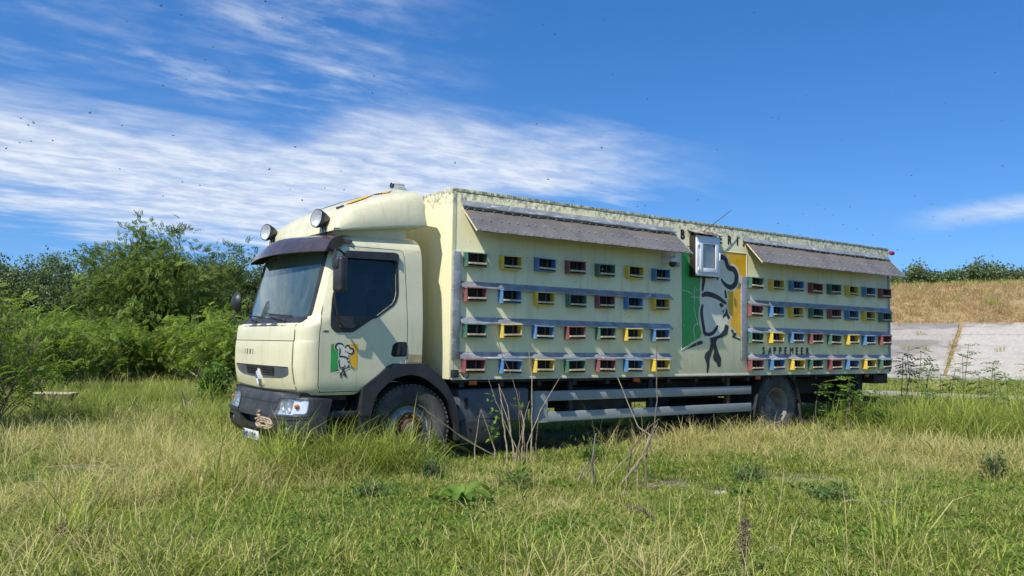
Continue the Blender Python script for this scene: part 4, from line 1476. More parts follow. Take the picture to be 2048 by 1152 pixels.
mb.tube([wall(0.11, 1.08, 0.03), wall(0.16, 1.09, 0.04), wall(0.20, 1.03, 0.03)], 0.008, 6)
mb.tube([wall(0.27, 1.09, 0.02), wall(0.28, 1.05, 0.03), wall(0.25, 1.02, 0.02)], 0.006, 6)
mb.build('side_switch', 'black_plastic', truck)

# --- marker lamps under the box
for xx, mt in ((0.386, 'amber'), (3.249, 'amber'), (6.03, 'amber'), (9.22, 'red_lens')):
    MB().box((xx - 0.06, -1.22, 0.925), (xx + 0.06, -1.18, 0.985), 0.01).build('side_lamp', mt, truck)

# --- chassis, tanks and side guards
ch = MB()
for s in (-1, 1):
    ch.box((-1.6, s * 0.43 - 0.04, 0.60), (9.7, s * 0.43 + 0.04, 0.88))
for xx in (-1.2, 0.6, 2.2, 3.8, 5.4, 7.6, 9.4):
    ch.box((xx, -0.39, 0.64), (xx + 0.1, 0.39, 0.84))
for i in range(16):
    xx = 0.2 + i * 0.62
    ch.box((xx, -1.18, 0.90), (xx + 0.07, 1.18, 0.992))
ch.box((0.1, -1.16, 0.955), (9.9, 1.16, 0.996))
ch.build('chassis', 'chassis_black', truck, smooth=0)
for s in (-1, 1):
    def yb(a, b):
        return sorted((s * a, s * b))
    y0, y1 = yb(0.55, 1.175)
    MB().box((0.20, y0, 0.43), (1.31, y1, 0.875), 0.035, seg=3).build('side_cover', 'blue_grey_panel', truck)
    y0, y1 = yb(0.75, 1.20)
    sb = MB().box((0.22, y0, 0.17), (0.84, y1, 0.495), 0.04, seg=3).build('battery_step', 'grey_plastic', truck)
    for q in (0.36, 0.55):
        MB().lathe([(0.018, 0.0), (0.018, 0.012), (0.001, 0.012)], (q, s * 1.2 - 0.006, 0.37), 'y', 12).build('step_hole', 'dark_inside', sb)
    MB().lathe([(0.02, 0), (0.02, 0.02), (0.001, 0.02)], (0.31, s * 1.175 - 0.01, 0.70), 'y', 12).build('lock', 'dark_inside', truck)
    MB().panel(rounded([(0.285, 0.63), (0.335, 0.63), (0.335, 0.77), (0.285, 0.77)], 0.024), lambda u, v, off, s=s: Vector((u, s * (1.176 + off), v)), 0.004, 0.006, grid=9).build('latch', 'dark_inside', truck)
    MB().panel(rounded([(0.46, 0.50), (1.0, 0.50), (0.93, 0.60), (0.54, 0.60)], 0.05), lambda u, v, off, s=s: Vector((u, s * (1.176 + off), v)), 0.012, 0.014, grid=9).build('cover_rib', 'blue_grey_panel', truck)
    y0, y1 = yb(1.175, 1.205)
    for z0, z1 in ((0.69, 0.825), (0.41, 0.545)):
        mb = MB()
        mb.box((1.585, y0, z0), (5.87, y1, z1), 0.012)
        mb.build('guard_rail', 'grey_paint', truck)
    mb = MB()
    for i in range(9):
        pass
    prof = [(1.60, 1.207), (1.52, 1.205), (1.455, 1.19), (1.41, 1.15), (1.395, 1.08), (1.41, 1.075), (1.43, 1.14), (1.475, 1.175), (1.53, 1.185), (1.60, 1.187)]
    mb.prism(prof, lambda u, v, d, s=s: Vector((u, s * v, d)), 0.407, 0.828)
    mb.build('guard_end', 'grey_paint', truck, smooth=50)
    for xx in (2.0, 3.55, 5.3):
        y0, y1 = yb(1.10, 1.174)
        MB().box((xx, y0, 0.42), (xx + 0.07, y1, 0.96), 0.004).build('guard_post', 'chassis_black' if xx != 5.3 else 'rust', truck)
    # tank behind the guards
    y0, y1 = yb(0.55, 1.0)
    MB().box((2.2, y0, 0.42), (3.4, y1, 0.86), 0.08, seg=4).build('fuel_tank', 'chassis_black', truck)
MB().box((9.55, -1.16, 0.80), (10.02, 1.16, 0.995), 0.02).build('tail_beam', 'chassis_black', truck)
MB().box((9.25, -1.0, 0.36), (9.42, 1.0, 0.95), 0.02).build('tail_lift', 'chassis_black', truck)
MB().box((9.70, -1.1, 0.42), (9.82, 1.1, 0.54), 0.02).build('under_run_bar', 'chassis_black', truck)
for xx, zz in ((-0.47, 0.43), (6.60, 0.47)):
    MB().tube([(xx, -0.9, zz), (xx, 0.9, zz)], 0.07, 10).build('axle', 'chassis_black', truck)

# --- wheels
def tyre(front_w):
    w2 = 0.145
    Rr, ri = 0.52, 0.295
    prof = [(ri, -w2 * 0.80), (ri + 0.03, -w2 * 0.95), (0.38, -w2 * 1.05), (0.455, -w2 * 1.06), (0.492, -w2 * 0.98), (0.512, -w2 * 0.86), (Rr, -w2 * 0.7)]
    for g in (-0.42, -0.14, 0.14, 0.42):
        prof += [(Rr, w2 * (g - 0.06)), (Rr - 0.012, w2 * (g - 0.04)), (Rr - 0.012, w2 * (g + 0.04)), (Rr, w2 * (g + 0.06))]
    prof += [(Rr, w2 * 0.7), (0.512, w2 * 0.86), (0.492, w2 * 0.98), (0.455, w2 * 1.06), (0.38, w2 * 1.05), (ri + 0.03, w2 * 0.95), (ri, w2 * 0.80)]
    mb = MB().lathe(prof, (0, 0, 0), 'y', 56, closed=True)
    # tread lugs
    for j in range(56):
        a = 2 * math.pi * j / 56
        for sgn in (-1, 1):
            c = Vector((0.515 * math.cos(a), sgn * w2 * 0.80, 0.515 * math.sin(a)))
            tmp = bmesh.new()
            bmesh.ops.create_cube(tmp, size=1)
            bmesh.ops.transform(tmp, matrix=Matrix.Translation(c) @ Matrix.Rotation(-a, 4, 'Y') @ Matrix.Diagonal((0.022, 0.06, 0.036, 1)), verts=tmp.verts[:])
            mb._add(tmp)
    return mb


TW = tyre(True).build('tyre', 'rubber', link=False, smooth=35)


def wheel(loc, s, kind, steer=0.0, double=False):
    """s: -1 near side, +1 far side (outer face towards s * y)"""
    w = bpy.data.objects.new('wheel', TW.data)
    COL.objects.link(w)
    w.parent = truck
    w.location = loc
    w.rotation_euler = (0, 0, steer)
    if kind == 'front':
        prof = [(0.296, -0.115), (0.296, 0.10), (0.302, 0.128), (0.290, 0.132), (0.278, 0.118), (0.262, 0.08), (0.245, 0.065), (0.215, 0.085), (0.20, 0.10), (0.185, 0.105), (0.165, 0.10), (0.16, 0.06), (0.001, 0.06)]
        rim = MB().lathe([(r, s * h) for r, h in prof], (0, 0, 0), 'y', 44).build('rim', 'wheel_dark', w, smooth=40)
        MB().lathe([(r, s * h) for r, h in [(0.262, 0.0805), (0.245, 0.0665), (0.215, 0.0865), (0.20, 0.1015), (0.186, 0.1065)]], (0, 0, 0), 'y', 44, cap0=False).build('disc', 'wheel_steel', w, smooth=40)
        hub = MB().lathe([(r, s * h) for r, h in [(0.185, 0.107), (0.16, 0.112), (0.115, 0.112), (0.105, 0.15), (0.085, 0.165), (0.001, 0.165)]], (0, 0, 0), 'y', 28).build('hub', 'rust', w, smooth=30)
        MB().lathe([(r, s * h) for r, h in [(0.07, 0.166), (0.06, 0.175), (0.001, 0.176)]], (0, 0, 0), 'y', 20).build('hub_cap', 'blue_grey_panel', w)
        for q in range(10):
            a = 2 * math.pi * q / 10
            MB().lathe([(r, s * h) for r, h in [(0.021, 0.105), (0.021, 0.135), (0.012, 0.137), (0.012, 0.152), (0.001, 0.152)]], (0.148 * math.cos(a), 0, 0.148 * math.sin(a)), 'y', 6).build('wheel_nut', 'rust', w, smooth=0)
    else:
        prof = [(0.296, -0.115), (0.296, 0.10), (0.302, 0.128), (0.290, 0.132), (0.276, 0.116), (0.268, 0.06), (0.255, 0.02), (0.25, -0.05), (0.235, -0.085), (0.20, -0.10), (0.13, -0.105), (0.125, -0.03), (0.10, -0.01), (0.001, -0.01)]
        rim = MB().lathe([(r, s * h) for r, h in prof], (0, 0, 0), 'y', 44).build('rim', 'dusty_wheel', w, smooth=40)
        for q in range(8):
            a = 2 * math.pi * (q + 0.35) / 8
            MB().lathe([(r, s * h) for r, h in [(0.027, -0.098), (0.027, -0.0955), (0.001, -0.0955)]], (0.205 * math.cos(a), 0, 0.205 * math.sin(a)), 'y', 14).build('hand_hole', 'dark_inside', w)
        if double:
            q = bpy.data.objects.new('inner_tyre', TW.data)
            COL.objects.link(q)
            q.parent = w
            q.location = (0, -s * 0.33, 0)
    return w


for s in (-1, 1):
    wheel((-0.47, s * 1.02, 0.425), s, 'front', R(-4))
    wheel((6.60, s * 1.02, 0.475), s, 'rear', 0, True)
# rear mudguards and flaps
for s in (-1, 1):
    arc = [(5.93, 0.30), (5.95, 0.42), (6.0, 0.62), (6.08, 0.80), (6.20, 0.94), (6.34, 1.0)]
    arc2 = [(p[0] + 0.02, p[1] + 0.0) for p in arc]
    arcb = [(6.86, 1.0), (6.98, 0.92), (7.08, 0.80), (7.15, 0.64), (7.19, 0.50), (7.22, 0.44)]
    for A in (arc, arcb):
        mb = MB()
        a = [mb.bm.verts.new((x, s * 0.72, z)) for x, z in A]
        b = [mb.bm.verts.new((x, s * 1.215, z)) for x, z in A]
        cx, cz = 6.6, 0.475
        c_ = [mb.bm.verts.new((x + (cx - x) * 0.03, s * 1.215, z + (cz - z) * 0.03)) for x, z in A]
        d_ = [mb.bm.verts.new((x + (cx - x) * 0.03, s * 0.72, z + (cz - z) * 0.03)) for x, z in A]
        for i in range(len(A) - 1):
            mb.bm.faces.new((a[i], b[i], b[i + 1], a[i + 1]))
            mb.bm.faces.new((b[i], c_[i], c_[i + 1], b[i + 1]))
            mb.bm.faces.new((c_[i], d_[i], d_[i + 1], c_[i + 1]))
        mb.build('mudguard', 'rubber_dark', truck, smooth=40)
    y0, y1 = sorted((s * 0.74, s * 1.20))
    MB().box((7.20, y0, 0.10), (7.225, y1, 0.50), 0.004, rot=(0, R(-14), 0)).build('mud_flap', 'rubber', truck)

# ------------------------------------------------------------------ terrain
NB = Vector((0.95, 0.313, 0.0)).normalized()          # up-slope direction of the embankment
DB = Vector((-NB.y, NB.x, 0.0))                        # along it
rng = np.random.default_rng(11)
_ph = rng.uniform(0, 6.28, (8, 2))
_fr = rng.uniform(0.35, 1.6, (8, 2)) * np.where(rng.random((8, 2)) < 0.5, -1, 1)


def gz(x, y):
    """height of the ground"""
    x = np.asarray(x, float)
    y = np.asarray(y, float)
    h = np.zeros_like(x)
    for i in range(8):
        h = h + 0.011 * np.sin(_fr[i, 0] * x + _ph[i, 0]) * np.cos(_fr[i, 1] * y + _ph[i, 1]) / (0.5 + abs(_fr[i, 0]))
    h = h - 0.06 * np.exp(-((x + 0.5) / 2.5) ** 2 - (y / 2.5) ** 2)
    return h


def ground_mat():
    m, k, b = new_mat('soil')
    tc = k.n('ShaderNodeTexCoord')
    v = tc.outputs['Object']
    n1 = k.noise(v, 0.55, 6, 0.62)
    n2 = k.noise(v, 5.5, 8, 0.7)
    n3 = k.noise(v, 45, 4, 0.7)
    c = k.mix(k.ss(n2, 0.3, 0.7), (0.055, 0.070, 0.022), (0.12, 0.125, 0.045))
    c = k.mix(k.math('MULTIPLY', k.ss(n1, 0.48, 0.66), 0.75), c, (0.26, 0.205, 0.12))
    c = k.mix(k.math('MULTIPLY', k.ss(n3, 0.55, 0.72), 0.5), c, (0.34, 0.27, 0.15))
    k.link(c, b.inputs['Base Color'])
    b.inputs['Roughness'].default_value = 0.95
    bp_ = k.n('ShaderNodeBump')
    bp_.inputs['Strength'].default_value = 0.7
    bp_.inputs['Distance'].default_value = 0.03
    k.link(k.math('ADD', n3, n2), bp_.inputs['Height'])
    k.link(bp_.outputs[0], b.inputs['Normal'])
    MATS['soil'] = m


ground_mat()


def warp(n, a, far):
    t = np.linspace(-1, 1, n)
    return a * np.sinh(t * math.asinh(far / a))


gx = warp(221, 9.0, 900) + 0.0
gy = warp(221, 9.0, 900) - 3.0
X, Y = np.meshgrid(gx, gy, indexing='ij')
Z = gz(X, Y)
far_ = np.hypot(X, Y) > 60
Z[far_] = 0
me = bpy.data.meshes.new('ground')
nv = X.size
co = np.stack([X, Y, Z], -1).reshape(-1, 3)
ii, jj = np.meshgrid(np.arange(220), np.arange(220), indexing='ij')
a_ = (ii * 221 + jj).ravel()
fc = np.stack([a_, a_ + 221, a_ + 222, a_ + 1], -1)
me.from_pydata(co.tolist(), [], fc.tolist())
me.shade_smooth()
me.materials.append(MATS['soil'])
ground = bpy.data.objects.new('ground', me)
COL.objects.link(ground)
ground['kind'] = 'structure'

# --- concrete path and embankment
def conc(name, a, b2, dark):
    m, k, b = new_mat(name)
    tc = k.n('ShaderNodeTexCoord')
    v = tc.outputs['Object']
    oi = k.n('ShaderNodeObjectInfo')
    n1 = k.noise(v, 0.5, 7, 0.65)
    n2 = k.noise(v, 6, 8, 0.7)
    c = k.mix(k.ss(n2, 0.3, 0.7), a, b2)
    st = k.noise(k.scalevec(v, (0.5, 0.22, 1.6)), 0.8, 7, 0.62, 0.6)
    c = k.mix(k.math('MULTIPLY', k.ss(st, 0.47, 0.60), 0.70), c, dark)
    c = k.mix(k.math('MULTIPLY', k.ss(n1, 0.55, 0.75), 0.5), c, (0.40, 0.31, 0.2))
    vv = k.n('ShaderNodeMix', data_type='RGBA', blend_type='MULTIPLY')
    vv.inputs[0].default_value = 1.0
    k.link(c, vv.inputs[6])
    g = k.ss(oi.outputs['Random'], 0, 1, 0.86, 1.06)
    k.link(k.comb(g, g, g), vv.inputs[7])
    k.link(vv.outputs[2], b.inputs['Base Color'])
    b.inputs['Roughness'].default_value = 0.9
    bp_ = k.n('ShaderNodeBump')
    bp_.inputs['Strength'].default_value = 0.4
    bp_.inputs['Distance'].default_value = 0.05
    k.link(n2, bp_.inputs['Height'])
    k.link(bp_.outputs[0], b.inputs['Normal'])
    MATS[name] = m


conc('concrete', (0.34, 0.305, 0.255), (0.45, 0.41, 0.35), (0.18, 0.16, 0.135))
conc('concrete_pale', (0.44, 0.41, 0.37), (0.56, 0.53, 0.48), (0.28, 0.25, 0.21))


def slope_mat():
    m, k, b = new_mat('dry_slope')
    tc = k.n('ShaderNodeTexCoord')
    v = tc.outputs['Object']
    n1 = k.noise(v, 0.35, 6, 0.6)
    n2 = k.noise(k.scalevec(v, (1, 1, 2.5)), 4.0, 8, 0.75)
    c = k.mix(k.ss(n2, 0.3, 0.7), (0.30, 0.20, 0.085), (0.50, 0.36, 0.18))
    c = k.mix(k.math('MULTIPLY', k.ss(n1, 0.52, 0.7), 0.5), c, (0.15, 0.15, 0.05))
    k.link(c, b.inputs['Base Color'])
    b.inputs['Roughness'].default_value = 0.95
    bp_ = k.n('ShaderNodeBump')
    bp_.inputs['Strength'].default_value = 0.8
    bp_.inputs['Distance'].default_value = 0.15
    k.link(n2, bp_.inputs['Height'])
    k.link(bp_.outputs[0], b.inputs['Normal'])
    MATS['dry_slope'] = m


slope_mat()


def bank(n, t, z):
    p = NB * n + DB * t
    return Vector((p.x, p.y, z))


# profile of the bank: toe, top of the paving, crest, back
PROF = [(38.2, -0.3), (44.6, 2.80), (45.2, 2.95), (49.0, 4.45), (52.5, 5.50), (54.5, 5.75), (60, 5.7), (75, 0.0)]
mb = MB()
tt = np.linspace(-160, 260, 106)
rows = []
for t in tt:
    rows.append([mb.bm.verts.new(bank(n, t, z + (0.10 * math.sin(t * 0.7 + n) + 0.06 * math.sin(t * 1.9 + 2 * n) if i > 1 else 0))) for i, (n, z) in enumerate(PROF)])
for r0, r1 in zip(rows, rows[1:]):
    for j in range(len(PROF) - 1):
        mb.bm.faces.new((r0[j], r1[j], r1[j + 1], r0[j + 1]))
emb = mb.build('embankment', 'dry_slope', smooth=60)
emb['kind'] = 'structure'
# paving slabs: three courses, each slab a piece of its own
SLW = 8.6
t_seam = DB.dot(Vector((42.91, 13.54, 0)))
courses = [(38.35, 40.55), (40.58, 43.35), (43.38, 44.75)]


def slab_z(n):
    return -0.3 + (n - 38.2) * 3.1 / 6.4


sl_meshes = {}
for ci, (n0, n1) in enumerate(courses):
    for q in range(-5, 12):
        mb = MB()
        t0 = t_seam + (q - 1) * SLW + 0.10
        t1 = t0 + SLW - 0.20
        rr = random.Random(q * 7 + ci)
        th = 0.10 + rr.uniform(-.012, .02)
        nn = 5
        top_ = []
        bot_ = []
        for i in range(nn + 1):
            t = t0 + (t1 - t0) * i / nn
            top_.append([mb.bm.verts.new(bank(n, t + rr.uniform(-.03, .03), slab_z(n) + th + rr.uniform(-.006, .006))) for n in (n0, n1)])
            bot_.append([mb.bm.verts.new(bank(n, t, slab_z(n) - 0.05)) for n in (n0, n1)])
        for i in range(nn):
            mb.bm.faces.new((top_[i][0], top_[i + 1][0], top_[i + 1][1], top_[i][1]))
            mb.bm.faces.new((top_[i][0], bot_[i][0], bot_[i + 1][0], top_[i + 1][0]))
            mb.bm.faces.new((top_[i][1], top_[i + 1][1], bot_[i + 1][1], bot_[i][1]))
        for i in (0, nn):
            mb.bm.faces.new((top_[i][0], top_[i][1], bot_[i][1], bot_[i][0]))
        mb.build('slab', 'concrete', emb, smooth=0)
mb = MB()
mb.prism([(38.0, -0.05), (38.34, -0.05), (38.34, 0.16), (38.0, 0.10)], lambda u, v, d: bank(u, d, v), -160, 260)
mb.build('toe_kerb', 'concrete_pale', emb, smooth=0)
mb = MB()
mb.prism([(18.6, -0.05), (21.8, -0.05), (21.8, 0.07), (18.6, 0.06)], lambda u, v, d: bank(u, d, v), -60, 120)
path = mb.build('path', 'concrete_pale', smooth=0)
path['kind'] = 'structure'

# ------------------------------------------------------------------ vegetation helpers


def np_mesh(name, V, F, mat, attrs=None, link=True, parent=None, smooth=False):
    """mesh from numpy arrays: V (n,3), F list of (m,k) index arrays"""
    me = bpy.data.meshes.new(name)
    V = np.ascontiguousarray(V, np.float32)
    me.vertices.add(len(V))
    me.vertices.foreach_set('co', V.ravel())
    if not isinstance(F, list):
        F = [F]
    F = [f for f in F if len(f)]
    nl = sum(f.size for f in F)
    npoly = sum(len(f) for f in F)
    me.loops.add(nl)
    me.polygons.add(npoly)
    me.loops.foreach_set('vertex_index', np.concatenate([f.ravel() for f in F]).astype(np.int32))
    starts = []
    s = 0
    for f in F:
        starts.append(s + np.arange(len(f)) * f.shape[1])
        s += f.size
    me.polygons.foreach_set('loop_start', np.concatenate(starts).astype(np.int32))
    for an, av in (attrs or {}).items():
        at_ = me.attributes.new(an, 'FLOAT', 'POINT')
        at_.data.foreach_set('value', np.ascontiguousarray(av, np.float32))
    me.update(calc_edges=True)
    me.validate()
    if smooth:
        me.shade_smooth()
    me.materials.append(MATS[mat])
    o = bpy.data.objects.new(name, me)
    if link:
        COL.objects.link(o)
    if parent is not None:
        o.parent = parent
    return o


LEAF = (np.array([[0, 0, 0], [0.45, 0.27, 0.05], [1, 0, -0.06], [0.45, -0.27, 0.05]]), np.array([[0, 1, 2], [0, 2, 3]]))


def pinnate(n=9, droop=0.35, lw=0.13, ll=0.36):
    V, F = [], []
    for i in range(n):
        t = 0.18 + 0.78 * (i // 2 * 2) / max(1, n - 1)
        sgn = 0 if i == n - 1 else (1 if i % 2 else -1)
        if i == n - 1:
            t = 0.94
        o = np.array([t, 0, -droop * t * t])
        d = np.array([0.55, 0.85 * sgn, -0.15]) if sgn else np.array([1, 0, -0.4])
        d = d / np.linalg.norm(d)
        sd = np.cross([0, 0, 1], d)
        sd = sd / np.linalg.norm(sd)
        L = ll * (1 - 0.35 * abs(t - 0.5))
        b = len(V)
        V += [o, o + d * L * 0.5 + sd * lw * 0.5 + [0, 0, .02], o + d * L + [0, 0, -.03], o + d * L * 0.5 - sd * lw * 0.5 + [0, 0, .02]]
        F += [[b, b + 1, b + 2], [b, b + 2, b + 3]]
    return np.array(V), np.array(F)


PINN = pinnate(9, 0.35, 0.19, 0.38)
PINN7 = pinnate(7, 0.25, 0.22, 0.42)


def rand_frames(rg, dirs, roll=1.0):
    """rotation matrices with x along dirs, z roughly up"""
    d = dirs / np.maximum(1e-6, np.linalg.norm(dirs, axis=1, keepdims=True))
    upv = np.zeros_like(d)
    upv[:, 2] = 1
    upv += rg.normal(0, roll, d.shape)
    y = np.cross(upv, d)
    y /= np.maximum(1e-6, np.linalg.norm(y, axis=1, keepdims=True))
    z = np.cross(d, y)
    return np.stack([d, y, z], -1)


def place_leaves(tmpl, pos, dirs, size, rg, roll=0.6):
    tv, tf = tmpl
    M = rand_frames(rg, dirs, roll)
    V = np.einsum('nij,kj->nki', M, tv) * size[:, None, None] + pos[:, None, :]
    n, k = len(pos), len(tv)
    F = (tf[None] + (np.arange(n) * k)[:, None, None]).reshape(-1, tf.shape[1])
    return V.reshape(-1, 3), F, k


def tubes_np(lines, n=5):
    """lines: list of (points (k,3), radii (k,))"""
    Vs, Fs = [], []
    base = 0
    an = np.linspace(0, 2 * np.pi, n, endpoint=False)
    for P, r in lines:
        P = np.asarray(P, float)
        r = np.asarray(r, float)
        T = np.gradient(P, axis=0)
        T /= np.maximum(1e-9, np.linalg.norm(T, axis=1, keepdims=True))
        ref = np.array([0.3, 0.9, 0.1]) if abs(T[0] @ np.array([0.3, 0.9, 0.1])) < 0.9 else np.array([1., 0, 0])
        U = np.cross(T, ref)
        U /= np.maximum(1e-9, np.linalg.norm(U, axis=1, keepdims=True))
        W = np.cross(T, U)
        ring = P[:, None, :] + (U[:, None, :] * np.cos(an)[None, :, None] + W[:, None, :] * np.sin(an)[None, :, None]) * r[:, None, None]
        k = len(P)
        Vs.append(ring.reshape(-1, 3))
        i, j = np.meshgrid(np.arange(k - 1), np.arange(n), indexing='ij')
        a = base + i * n + j
        b = base + i * n + (j + 1) % n
        Fs.append(np.stack([a, b, b + n, a + n], -1).reshape(-1, 4))
        base += k * n
    return np.concatenate(Vs), np.concatenate(Fs)


def bez(a, b, c, n=8):
    t = np.linspace(0, 1, n)[:, None]
    return (1 - t) ** 2 * np.asarray(a) + 2 * t * (1 - t) * np.asarray(b) + t * t * np.asarray(c)


def tree(name, base, h, rx, label, seed, mat='tree_leaf', leaf=PINN, lsize=0.24, ncl=240, npc=42, crown_lo=0.12, cat='tree', group=None, spread=0.32, spiky=0.0, bark='bark', ry=None, limbs=7):
    """tapered trunk with limbs; the crown is many small leaves on twigs"""
    rg = np.random.default_rng(seed)
    base = np.asarray(base, float)
    root = empty(name, tuple(base), label, cat, group)
    ry = ry or rx
    zc = h * (crown_lo + 1) / 2
    rz = h * (1 - crown_lo) / 2
    # cluster centres, lobed outline
    d = rg.normal(0, 1, (ncl, 3))
    d /= np.linalg.norm(d, axis=1, keepdims=True)
    lob = 1 + 0.20 * np.sin(3 * np.arctan2(d[:, 1], d[:, 0]) + seed) * np.cos(2.3 * d[:, 2] + seed) + 0.15 * np.sin(5 * np.arctan2(d[:, 1], d[:, 0]) - 2 * seed + 3 * d[:, 2])
    rad = rg.random(ncl) ** 0.42 * lob
    if spiky > 0:
        top_ = d[:, 2] > 0.35
        rad[top_] *= 1 + spiky * (rg.random(top_.sum()) - 0.45)
    C_ = d * rad[:, None] * np.array([rx, ry, rz]) + np.array([0, 0, zc])
    C_[:, 2] = np.clip(C_[:, 2], 0.12 * h * crown_lo + 0.15, None)
    lines = []
    tr_top = np.array([rg.normal(0, 0.05 * h), rg.normal(0, 0.05 * h), h * 0.62])
    trunk = bez([0, 0, -0.1], [rg.normal(0, .04 * h), rg.normal(0, .04 * h), h * 0.3], tr_top, 10)
    r0 = 0.018 * h + 0.02
    lines.append((trunk, np.linspace(r0, r0 * 0.25, 10)))
    nodes = [trunk[3:]]
    for i in range(limbs):
        k = rg.integers(2, 7)
        tgt = C_[rg.integers(0, ncl)] * 0.8
        L = bez(trunk[k], (trunk[k] + tgt) / 2 + np.array([0, 0, 0.12 * h]), tgt, 9)
        lines.append((L, np.linspace(r0 * 0.45, r0 * 0.08, 9)))
        nodes.append(L[2:])
    N = np.concatenate(nodes)
    for c in C_:
        j = np.argmin(((N - c) ** 2).sum(1) + 0.0)
        if np.linalg.norm(N[j] - c) > 0.05:
            mid = (N[j] + c) / 2 + np.array([0, 0, 0.06 * np.linalg.norm(N[j] - c)])
            lines.append((bez(N[j], mid, c, 4), np.linspace(r0 * 0.10 + .004, 0.003, 4)))
    V, F = tubes_np(lines, 5)
    np_mesh('trunk', V, F, bark, parent=root, smooth=True)
    # leaves
    n = ncl * npc
    ci = np.repeat(np.arange(ncl), npc)
    sc = spread * (0.6 + 0.8 * rg.random(ncl))[ci][:, None]
    off = rg.normal(0, 1, (n, 3)) * np.array([1, 1, 0.62]) * sc
    pos = C_[ci] + off
    outw = pos - np.array([0, 0, zc])
    dirs = outw / np.maximum(.1, np.linalg.norm(outw, axis=1, keepdims=True)) * 0.6 + rg.normal(0, 0.65, (n, 3)) + np.array([0, 0, -0.05])
    size = lsize * rg.uniform(0.65, 1.25, n)
    V, F, k = place_leaves(leaf, pos, dirs, size, rg)
    sh = np.clip(0.42 + 0.24 * rg.normal(0, 1, ncl)[ci] + 0.20 * rg.normal(0, 1, n), 0, 1)
    np_mesh('crown', V, F, mat, {'shade': np.repeat(sh, k)}, parent=root)
    return root


def shrub(name, base, h, rx, label, seed, mat='shrub_leaf', leaf=PINN, lsize=0.26, nst=60, npl=26, lean=(0, 0), cat='shrub', group=None, bare=0.35, rad=0.011, bark='bark_pale'):
    """many stems fanning out of one stool, leafy in their upper part"""
    rg = np.random.default_rng(seed)
    root = empty(name, tuple(base), label, cat, group)
    lines, P, D = [], [], []
    for i in range(nst):
        a = rg.uniform(0, 2 * np.pi)
        q = math.sqrt(rg.random()) * rx
        hh = h * rg.uniform(0.35, 1.0) * (1 - 0.25 * (q / rx) ** 2)
        tip = np.array([math.cos(a) * q + lean[0] * hh, math.sin(a) * q + lean[1] * hh, hh])
        b0 = np.array([rg.normal(0, rx * 0.12), rg.normal(0, rx * 0.12), -0.05])
        mid = b0 + (tip - b0) * np.array([0.35, 0.35, 0.62]) + rg.normal(0, 0.06, 3)
        L = bez(b0, mid, tip, 9)
        r_ = rad * rg.uniform(0.5, 1.3)
        lines.append((L, np.linspace(r_, 0.003, 9)))
        for s in range(2):
            k = rg.integers(3, 7)
            t2 = L[k] + (tip - b0) * 0.28 + rg.normal(0, 0.20 * h * 0.5, 3)
            S = bez(L[k], (L[k] + t2) / 2 + [0, 0, 0.05], t2, 5)
            lines.append((S, np.linspace(r_ * 0.45, 0.002, 5)))
            for u in range(max(2, npl // 4)):
                t = rg.uniform(0.25, 1.0)
                P.append(S[min(4, int(t * 4.99))] + rg.normal(0, 0.05, 3))
                D.append(rg.normal(0, 0.8, 3) + np.array([0, 0, 0.25]))
        for u in range(npl // 2):
            t = bare + (1 - bare) * rg.random() ** 0.45
            p = L[min(8, int(t * 8.99))]
            P.append(p + rg.normal(0, 0.06, 3))
            D.append(rg.normal(0, 0.8, 3) + np.array([0, 0, 0.25]))
    V, F = tubes_np(lines, 5)
    np_mesh('stems', V, F, bark, parent=root, smooth=True)
    P = np.array(P)
    P[:, 2] = np.maximum(P[:, 2], 0.05)
    D = np.array(D)
    n = len(P)
    V, F, k = place_leaves(leaf, P, D, lsize * rg.uniform(0.6, 1.25, n), rg, 0.45)
    sh = np.clip(0.12 + 0.75 * (P[:, 2] / h) ** 1.3 * rg.random(n) + 0.25 * rg.random(n), 0, 1)  # leaf tone rises with height: sunlit tops, dark inside painted into the colour
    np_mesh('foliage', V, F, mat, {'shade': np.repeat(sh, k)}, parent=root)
    return root


def gp(px, py):
    """where the sight line through a photo pixel meets flat ground"""
    d = fw + rt * ((px - 1024) / FPX) - up * ((py - 576) / FPX)
    t = -CAM.z / d.z
    p = CAM + d * t
    return np.array([p.x, p.y, 0.0]), t


def spot(px, depth):
    """ground point below a photo column at a given depth"""
    p = at(px, 680, depth)
    return np.array([p.x, p.y, float(gz(p.x, p.y))])


HZ = lambda px: 670.5 + px * 0.01523


def ht(px, ytop, depth):
    return (HZ(px) - ytop) / FPX * depth + CAM.z


# --- the bushy tree and the wood behind it
tree('bushy_tree', spot(332, 32), ht(332, 463, 32), 2.75, 'broad bushy green tree with a ragged top and feathery leaves, behind the pale shrubs', 7, ncl=260, npc=40, lsize=0.25, spread=0.30, spiky=0.18, crown_lo=0.10, limbs=9)
wood = [(-70, 56, 505, 3.0), (0, 54, 512, 2.6), (62, 58, 508, 2.8), (122, 55, 511, 2.5), (182, 58, 503, 2.7), (240, 55, 509, 2.5), (300, 62, 506, 3.0), (378, 60, 505, 2.8), (440, 55, 510, 2.6), (492, 57, 516, 2.5), (548, 56, 524, 2.8), (610, 60, 520, 2.8)]
for i, (px, D, yt, r) in enumerate(wood):
    tree('silver_tree', spot(px, D), ht(px, yt + 8, D), r, 'silvery green round-headed tree in the wood behind the bushy tree', 20 + i, mat='silver_leaf', leaf=LEAF, lsize=0.21, ncl=210, npc=74, crown_lo=0.02, spread=0.36, group='silvery trees of the far wood', limbs=5)

